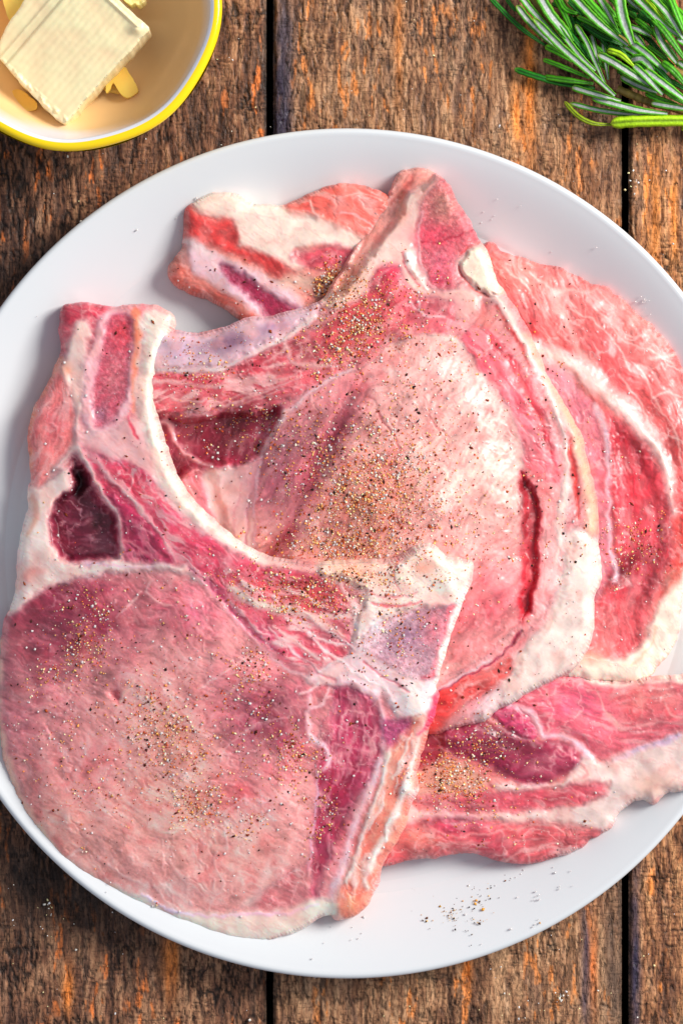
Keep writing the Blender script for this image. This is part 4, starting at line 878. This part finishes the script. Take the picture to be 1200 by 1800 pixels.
# ------------------------------------------------------------------ rosemary
GREEN = (70, 150, 22); DARKG = (26, 96, 20); LIME = (150, 190, 24); PALE = (186, 190, 188); OLIVE = (120, 140, 20)
def leaf_mesh(pts, w, kind, z0, seed, lift=8):
    rs = np.random.RandomState(seed)
    P = smooth_poly(pts, False, 8); n = len(P)
    t = np.linspace(0, 1, n)
    tang = np.gradient(P, axis=0); tang /= np.linalg.norm(tang, axis=1, keepdims=True) + 1e-9
    nor = np.stack([-tang[:, 1], tang[:, 0]], -1)
    wid = 0.44 * w * (np.clip(t / 0.10, 0, 1) ** 0.55) * (1 - 0.50 * sstep(0.55, 1.0, t)) * 1.04
    S = np.array([-1.0, -0.9, -0.68, -0.5, -0.22, 0, 0.22, 0.5, 0.68, 0.9, 1.0])
    if kind in 'u':
        zs = np.array([-0.10, .30, .42, .16, .04, .10, .04, .16, .42, .30, -0.10])
    else:
        zs = np.array([-0.30, .05, .30, .42, .42, .26, .42, .42, .30, .05, -0.30])
    arch = lift * np.sin(t * math.pi * 0.9) + z0 - 10 * (1 - t) * 0.4
    arch += 3 * (vn(t * 6, t * 0 + seed, seed) - .5)
    tw = (rs.rand() - .5) * 0.5
    V = []; C = []
    g = np.array({'u': GREEN, 'g': GREEN, 'd': DARKG, 'l': LIME, 'o': OLIVE, 'p': GREEN}[kind if kind != 'p' else 'p'], float)
    g = g * (0.85 + 0.3 * rs.rand()) if kind != 'l' else g
    for i in range(n):
        dent = 1 + 0.05 * math.sin(i * 2.1)
        sc_ = wid[i] * dent
        u = P[i, 0] + nor[i, 0] * S * sc_; v = P[i, 1] + nor[i, 1] * S * sc_
        z = arch[i] + zs * wid[i] * 0.9 + S * sc_ * tw
        V.append(np.stack([u, v, z], -1))
        k = np.abs(S)[:, None]
        c = np.tile(g / 255., (11, 1))
        tipk = max(0, 1 - t[i] * 9)
        if kind == 'u':
            pale = sstep(0.50, 0.28, k) * min(1, t[i] * 12)
            c = c * (1 - pale) + pale * np.array(PALE) / 255.
            c[5] = c[5] * .9
            e = sstep(.86, .95, k); c = c * (1 - .5 * e) + .5 * e * np.array([150, 190, 40]) / 255.
        else:
            c[5] *= .7; hi = sstep(.3, .5, k) * sstep(.8, .6, k); c = c * (1 + .25 * hi)
        c = c * (1 - tipk * .5) + tipk * .5 * np.array([190, 180, 60]) / 255.
        C.append(c)
    V = np.concatenate(V); C = np.concatenate(C); m = 11
    i = np.arange(n - 1)[:, None] * m + np.arange(m - 1)[None]
    F = np.stack([i, i + 1, i + m + 1, i + m], -1).reshape(-1, 4)
    # underside, so the leaf is a closed body
    Vb = V.copy(); Vb[:, 2] -= w * 0.16
    F2 = (F + len(V))[:, ::-1]
    W_ = np.concatenate([V, Vb]); Cc = np.concatenate([C, C * .8])
    L = len(V); a = np.arange(n - 1) * m; b = a + m - 1
    s1 = np.stack([a, a + m, a + m + L, a + L], -1); s2 = np.stack([b, b + L, b + m + L, b + m], -1)
    F = np.concatenate([F, F2, s1, s2])
    return to_world(W_[:, 0], W_[:, 1], W_[:, 2]), F, lin(Cc) * 1.05

def stem_mesh(pts, w, seed):
    P = smooth_poly(pts, False, 8); n = len(P); m = 10
    tang = np.gradient(P[:, :2], axis=0); tang /= np.linalg.norm(tang, axis=1, keepdims=True)
    nor = np.stack([-tang[:, 1], tang[:, 0]], -1); th = np.linspace(0, 2 * math.pi, m, endpoint=False)
    V = []; C = []
    rs = np.random.RandomState(seed)
    for i in range(n):
        r = w / 2 * (1 + .06 * math.sin(i * 1.3) + .05 * rs.rand())
        V.append(np.stack([P[i, 0] + nor[i, 0] * np.cos(th) * r, P[i, 1] + nor[i, 1] * np.cos(th) * r, P[i, 2] + np.sin(th) * r], -1))
        c = np.array([140, 118, 56]) / 255. * (1 + .3 * (np.cos(th * 2 + 1)[:, None]) * .5); C.append(c * (0.85 + .3 * rs.rand()))
    V = np.concatenate(V); i = np.arange(n - 1)[:, None] * m + np.arange(m)[None]; j = np.arange(n - 1)[:, None] * m + (np.arange(m)[None] + 1) % m
    F = np.stack([i, j, j + m, i + m], -1).reshape(-1, 4)
    return to_world(V[:, 0], V[:, 1], V[:, 2]), F, lin(np.concatenate(C))

S1 = [  # leaves: (kind, width, z, points tip -> base)
 ('d', 10, 14, [(855, -10), (892, 28), (925, 57), (958, 80)]), ('d', 8, 10, [(888, -4), (902, 14), (915, 22)]),
 ('u', 15, 40, [(907, 9), (930, 38), (960, 67), (985, 88)]), ('u', 15, 34, [(905, -22), (920, 0), (945, 30), (990, 76)]),
 ('u', 21, 44, [(942, -18), (966, 24), (992, 56), (1004, 74)]), ('g', 12, 30, [(970, -12), (990, 22), (1007, 62)]), ('d', 10, 24, [(999, 26), (1006, 40), (1011, 62)]),
 ('u', 13, 50, [(975, 41), (1000, 75), (1022, 102), (1046, 124)]), ('d', 12, 36, [(992, 48), (1017, 78), (1036, 104)]),
 ('u', 12, 46, [(1010, 42), (1030, 74), (1044, 106), (1062, 146)]), ('u', 11, 28, [(1038, 60), (1046, 90), (1052, 125)]), ('u', 10, 26, [(1057, 73), (1063, 105), (1068, 140)]),
 ('g', 12, 26, [(957, 81), (982, 93), (1005, 108)]), ('g', 10, 22, [(953, 104), (987, 117), (1035, 137)]),
 ('d', 13, 14, [(903, 121), (935, 132), (985, 146), (1045, 155)]), ('g', 12, 22, [(955, 135), (990, 140), (1042, 147)]),
 ('u', 16, 60, [(936, 31), (985, 82), (1030, 122), (1080, 168)])]
S2 = [
 ('u', 14, 40, [(1004, 153), (1040, 164), (1090, 178)]), ('u', 11, 26, [(1000, 181), (1053, 194), (1107, 201), (1150, 203)]), ('o', 10, 24, [(991, 178), (1014, 203), (1042, 217), (1078, 219)]),
 ('u', 15, 44, [(1038, 171), (1080, 183), (1125, 194), (1172, 200)]), ('l', 23, 40, [(1072, 217), (1120, 213), (1200, 212), (1250, 214)]),
 ('u', 17, 58, [(1049, 95), (1078, 110), (1112, 132), (1140, 150)]), ('u', 14, 40, [(1089, 134), (1120, 151), (1154, 163)]), ('u', 15, 62, [(1112, 114), (1136, 136), (1164, 166)]),
 ('u', 16, 64, [(1133, 122), (1168, 149), (1212, 182)]), ('g', 12, 44, [(1133, 163), (1160, 175), (1190, 184)]), ('u', 13, 50, [(1143, 181), (1178, 187), (1222, 194)]),
 ('g', 10, 50, [(1165, 157), (1182, 170), (1202, 182)]), ('l', 12, 56, [(1066, 88), (1090, 96), (1112, 116)]), ('d', 10, 44, [(1068, 81), (1088, 88), (1104, 102)]),
 ('u', 20, 50, [(1108, 106), (1130, 104), (1150, 128)]), ('g', 14, 66, [(1162, 109), (1182, 124), (1208, 154)]), ('d', 11, 56, [(1150, 114), (1166, 132), (1186, 152)]),
 ('u', 12, 46, [(1095, 82), (1118, 95), (1148, 116)]), ('u', 16, 54, [(1108, 75), (1134, 93), (1172, 128)]), ('g', 10, 42, [(1136, 80), (1158, 96), (1184, 116)]),
 ('u', 14, 60, [(1190, 108), (1210, 124), (1235, 150)]), ('l', 10, 20, [(1196, 226), (1220, 226), (1245, 222)])]
S3 = [
 ('u', 17, 56, [(1002, -12), (1024, 12), (1054, 42), (1102, 80)]), ('g', 10, 42, [(1013, 29), (1048, 46), (1080, 68)]), ('d', 11, 34, [(1020, 40), (1055, 62), (1094, 80)]),
 ('g', 15, 48, [(1020, -14), (1052, 22), (1088, 60)]), ('u', 13, 44, [(1046, -14), (1066, 20), (1086, 58)]), ('u', 23, 66, [(1086, -16), (1094, 32), (1111, 77)]),
 ('g', 11, 36, [(978, -14), (992, 14), (1014, 24)]), ('u', 11, 34, [(1094, -12), (1110, 6), (1124, 17)]), ('d', 9, 28, [(1100, 12), (1112, 16), (1122, 22)]), ('d', 10, 30, [(1118, 26), (1134, 34), (1150, 44)]),
 ('g', 11, 40, [(1115, 33), (1134, 46), (1150, 62)]), ('u', 13, 34, [(1102, 46), (1122, 52), (1142, 63)]), ('u', 13, 30, [(1108, 54), (1122, 70), (1134, 86)]),
 ('u', 15, 52, [(1108, -12), (1142, 20), (1168, 46), (1206, 72)]), ('l', 9, 56, [(1130, -8), (1150, 14), (1168, 36)]), ('u', 15, 60, [(1140, -10), (1172, 24), (1200, 68)]),
 ('g', 14, 66, [(1174, -14), (1188, 22), (1204, 60)]), ('g', 11, 54, [(1156, -10), (1172, 8), (1184, 26)]), ('g', 14, 58, [(1145, 31), (1168, 56), (1208, 112)]),
 ('u', 15, 50, [(1150, 44), (1163, 76), (1192, 116)]), ('u', 13, 60, [(1189, 67), (1208, 80), (1232, 100)]), ('g', 12, 50, [(1188, 14), (1206, 36), (1226, 66)]), ('g', 10, 40, [(1068, -10), (1078, 2), (1086, 18)]), ('g', 11, 30, [(1072, 28), (1084, 34), (1096, 38)]), ('u', 12, 40, [(1200, -10), (1220, 30), (1240, 60)])]
rs = random.Random(5)
for (S, x0, x1, y0, y1) in ((S2, 1205, 1330, 100, 215), (S3, 1205, 1340, -110, 90)):   # the sprigs go on past the frame
    for k in range(14):
        u = rs.uniform(x0, x1); v = rs.uniform(y0, y1); L = rs.uniform(60, 95); a = R(rs.uniform(20, 62))
        S.append((rs.choice('uugd'), rs.uniform(11, 15), rs.uniform(14, 55), [(u, v), (u + L / 2 * math.cos(a), v + L / 2 * math.sin(a) - 4), (u + L * math.cos(a), v + L * math.sin(a))]))
for k in range(44):     # extra low leaves, mostly coloured dark to deepen the shade under the heap
    u = rs.uniform(960, 1150); v = rs.uniform(-10, 130)
    if v > 0.75 * (u - 915): continue
    L = rs.uniform(55, 80); a = R(rs.uniform(25, 55))
    S3.append((rs.choice('ddg'), 11, rs.uniform(6, 26), [(u, v), (u + L / 2 * math.cos(a), v + L / 2 * math.sin(a) - 3), (u + L * math.cos(a), v + L * math.sin(a))]))
SPR = [(S1, [([(915, -40, 26), (935, 0, 26), (965, 45, 26), (1000, 90, 24), (1078, 168, 22)], 14)], (985, 80), "leftmost rosemary sprig with brown stem and long pale backed needles"),
       (S2, [([(1084, 156, 26), (1112, 168, 27), (1146, 181, 28), (1240, 204, 28)], 14)], (1120, 160), "lowest rosemary sprig with cut stem end and a lime green needle below it"),
       (S3, [([(980, -30, 22), (1004, 14, 24), (1060, 52, 26), (1110, 80, 28), (1160, 110, 28), (1250, 160, 28)], 12)], (1100, 40), "rosemary sprig at the top right corner with broad pale needle backs")]
for si, (leaves, stems, cc, lab) in enumerate(SPR):
    root = empty("rosemary_sprig", tuple(to_world(cc[0], cc[1], 0))); tag(root, lab, "rosemary", "rosemary sprigs on the table")
    for (p, w) in stems:
        v, f, c = stem_mesh(p, w, si); child_of(link_mesh("stem", v, f, M_stem, cols=c), root)
    for li, (kd, w, z, p) in enumerate(leaves):
        v, f, c = leaf_mesh(p, w, kd, z, 1000 * si + li)
        child_of(link_mesh("leaf", v, f, M_leaf, cols=c), root)

# ------------------------------------------------------------------ seasoning
def surf_z(u, v):
    r = np.hypot(u - PC[0], v - PC[1])
    z = plate_z(r) * 1.0; on = np.full(u.shape, -1)
    z = np.where(r > 735, 2.0, z)
    on = np.where(r > 735, -2, on)
    for k, s in enumerate(SURF):
        i = np.round((u - s.xs[0]) / G).astype(int); j = np.round((v - s.ys[0]) / G).astype(int)
        ok = (i > 0) & (j > 0) & (i < len(s.xs) - 1) & (j < len(s.ys) - 1)
        i = np.clip(i, 0, len(s.xs) - 1); j = np.clip(j, 0, len(s.ys) - 1)
        ok &= s.D[j, i] < -3
        z = np.where(ok, s.Z[j, i], z); on = np.where(ok, k, on)
    return z, on
OCT = np.array([(1, 0, 0), (-1, 0, 0), (0, 1, 0), (0, -1, 0), (0, 0, 1), (0, 0, -1)], float)
OF = np.array([(0, 2, 4), (2, 1, 4), (1, 3, 4), (3, 0, 4), (2, 0, 5), (1, 2, 5), (3, 1, 5), (0, 3, 5)])
CUBE = np.array([(-1, -1, -1), (1, -1, -1), (1, 1, -1), (-1, 1, -1), (-1, -1, 1), (1, -1, 1), (1, 1, 1), (-1, 1, 1)], float) * .8
CF = np.array([(0, 3, 2), (0, 2, 1), (4, 5, 6), (4, 6, 7), (0, 1, 5), (0, 5, 4), (1, 2, 6), (1, 6, 5), (2, 3, 7), (2, 7, 6), (3, 0, 4), (3, 4, 7)])
def grains(name, pts, size, flat, palette, mat, label, cat, seed, shape=(OCT, OF), keep=None, sink=0.2, long=1.5):
    rs = np.random.RandomState(seed); n = len(pts)
    if n == 0: return
    u, v = pts[:, 0], pts[:, 1]; z, on = surf_z(u, v)
    ok = keep(on) if keep else np.ones(n, bool)
    u, v, z = u[ok], v[ok], z[ok]; n = len(u)
    if n == 0: return
    base, F0 = shape; k = len(base)
    s = size[0] + (size[1] - size[0]) * rs.rand(n) ** 3.0
    dims = np.stack([s * (1 + (long - 1) * rs.rand(n)), s * (0.6 + .5 * rs.rand(n)), s * flat], -1)
    loc = base[None] * (1 + .35 * (rs.rand(n, k, 3) - .5)) * dims[:, None]
    a = rs.rand(n) * 2 * math.pi; ca, sa = np.cos(a)[:, None], np.sin(a)[:, None]
    b = (rs.rand(n) - .5) * 1.6; cb, sb = np.cos(b)[:, None], np.sin(b)[:, None]
    x, y, zz = loc[..., 0], loc[..., 1], loc[..., 2]
    x, zz = x * cb + zz * sb, -x * sb + zz * cb
    x, y = x * ca - y * sa, x * sa + y * ca
    ctr = to_world(u, v, z + s * flat * (1 - sink))
    V = np.stack([x * K + ctr[:, None, 0], y * K + ctr[:, None, 1], zz * K + ctr[:, None, 2]], -1).reshape(-1, 3)
    F = (F0[None] + (np.arange(n) * k)[:, None, None]).reshape(-1, 3)
    C = None
    if palette is not None:
        pal = np.array(palette, float) / 255; ci = rs.randint(0, len(pal), n)
        C = np.repeat(lin(np.clip(pal[ci] * (.8 + .4 * rs.rand(n, 1)), 0, 1)), k, axis=0)
    o = link_mesh(name, V, F, mat, cols=C, smooth=False)
    tag(o, label, cat, None, 'stuff')
def clus(seed, items):
    rs = np.random.RandomState(seed); out = []
    for (u, v, r, n, *m) in items:
        rx = m[0] if m else 1; an = R(m[1]) if len(m) > 1 else 0
        p = rs.randn(n, 2) * r * np.array([rx, 1]) * 0.75
        nc = max(1, n // 14); cc = rs.randn(nc, 2) * r * np.array([rx, 1]) * 0.7       # small clumps
        m_ = rs.rand(n) < .45; p[m_] = cc[rs.randint(0, nc, m_.sum())] + rs.randn(m_.sum(), 2) * 5.0
        out.append(np.stack([u + p[:, 0] * math.cos(an) - p[:, 1] * math.sin(an), v + p[:, 0] * math.sin(an) + p[:, 1] * math.cos(an)], -1))
    return np.concatenate(out)
def uni(seed, n, x0, x1, y0, y1):
    rs = np.random.RandomState(seed); return np.stack([rs.uniform(x0, x1, n), rs.uniform(y0, y1, n)], -1)
HEAVY = [(630, 575, 48, 900, 1.7, -40), (650, 870, 80, 1900, 1.2, -40), (610, 960, 26, 500, 4.0, 3), (560, 800, 60, 300), (720, 720, 110, 300), (800, 950, 90, 300), (760, 600, 60, 110, 1.5), (610, 500, 20, 130, 2, -45),
         (520, 1045, 34, 560, 3.0, 10), (640, 1010, 30, 160, 2.2), (150, 1140, 34, 170, 1, 0), (100, 1190, 22, 90, 2.4, -12), (150, 1060, 30, 60), (290, 1290, 46, 420, 1.3, 40), (345, 1410, 34, 260, 1.2), (430, 1450, 26, 60, 1.4), (440, 1180, 34, 150, 1.0, -60), (520, 1330, 40, 190, 1, 60), (560, 1420, 30, 120, 2.2, 90),
         (240, 1230, 180, 420), (420, 1300, 120, 260), (700, 1130, 60, 100), (795, 1372, 38, 520, 1.2), (850, 1310, 40, 240, 1.3, 20), (860, 1420, 60, 90, 2), (1110, 960, 44, 170, 1, 80), (1000, 900, 90, 90), (575, 505, 17, 200, 1.2, -60), (590, 470, 20, 60), (330, 600, 30, 60, 2), (345, 665, 26, 110, 2), (380, 740, 40, 80, 1.6), (450, 610, 60, 60, 2), (920, 640, 60, 90, 2, 60),
         (820, 1590, 34, 40, 1.4, -20), (800, 1560, 50, 22, 2), (180, 1390, 40, 60), (95, 1300, 60, 60), (470, 760, 50, 160), (700, 1090, 40, 60)]
meat = lambda on: on >= 0
onplate = lambda on: on == -1
onwood = lambda on: on == -2
hv = clus(1, [(a[0], a[1], a[2], int(a[3] * 2.4)) + tuple(a[4:]) for a in HEAVY])
rsx = np.random.RandomState(3); pick = rsx.rand(len(hv))
grains("garlic_granules", hv[pick < .36], (0.6, 2.6), .55, [(252, 216, 168), (248, 190, 118), (240, 158, 84), (255, 230, 204)], M_grain, "golden garlic granules sprinkled over the pork chops", "seasoning", 11, keep=meat)
grains("paprika_flakes", hv[(pick >= .36) & (pick < .83)], (0.5, 2.2), .5, [(226, 118, 56), (206, 86, 44), (240, 150, 84), (168, 66, 42), (226, 158, 104)], M_grain, "orange paprika grains sprinkled over the pork chops", "seasoning", 12, keep=meat)
grains("black_pepper", np.concatenate([hv[(pick >= .83) & (pick < .90)], uni(4, 520, 280, 1040, 440, 1240), uni(5, 300, 20, 760, 1000, 1560), uni(6, 60, 100, 300, 560, 1000)]), (0.8, 2.9), .4, [(70, 30, 20), (120, 46, 26), (40, 26, 22), (150, 70, 36)], M_grain, "dark cracked pepper flakes sprinkled over the pork chops", "seasoning", 13, keep=meat, long=2.2)
grains("salt_crystals", np.concatenate([hv[pick >= .90], uni(7, 600, 10, 800, 560, 1620), uni(8, 600, 280, 1200, 440, 1500)]), (0.7, 2.5), .4, None, M_salt, "white salt crystals sprinkled over the pork chops", "seasoning", 14, shape=(CUBE, CF), keep=meat, long=1.3)
grains("spilled_seasoning", np.concatenate([clus(9, [(815, 1590, 30, 70, 1.5, -20), (830, 1560, 60, 30, 1.4), (800, 1640, 40, 12), (370, 560, 60, 10, 2)])]), (0.9, 2.6), .6, [(226, 170, 60), (60, 34, 24), (40, 30, 26), (214, 150, 50), (120, 70, 40)], M_grain, "gold and black seasoning spilled on the bare lower part of the plate", "seasoning", 15, keep=onplate)
grains("spilled_salt", np.concatenate([clus(10, [(830, 1570, 50, 40, 1.6), (960, 1540, 40, 14, 1.4), (860, 380, 26, 5), (580, 1640, 60, 8), (330, 400, 60, 10), (1120, 560, 60, 10)]), uni(9, 60, 20, 1200, 240, 1700)]), (0.9, 2.3), .7, None, M_salt, "white salt grains spilled on the bare plate glaze", "salt", 16, shape=(CUBE, CF), keep=onplate, long=1.2)
grains("table_crumbs", np.concatenate([uni(11, 90, 0, 1200, 1450, 1800), uni(12, 60, 380, 1200, 0, 500), uni(13, 20, 0, 400, 240, 700), clus(14, [(1115, 320, 18, 14, 1, 90), (90, 1620, 20, 14), (960, 1760, 26, 20)])]), (0.8, 2.5), .7, [(236, 232, 220), (240, 236, 236), (230, 214, 160)], M_grain, "white salt crumbs fallen on the brown wooden boards", "salt", 17, shape=(CUBE, CF), keep=onwood, long=1.3)
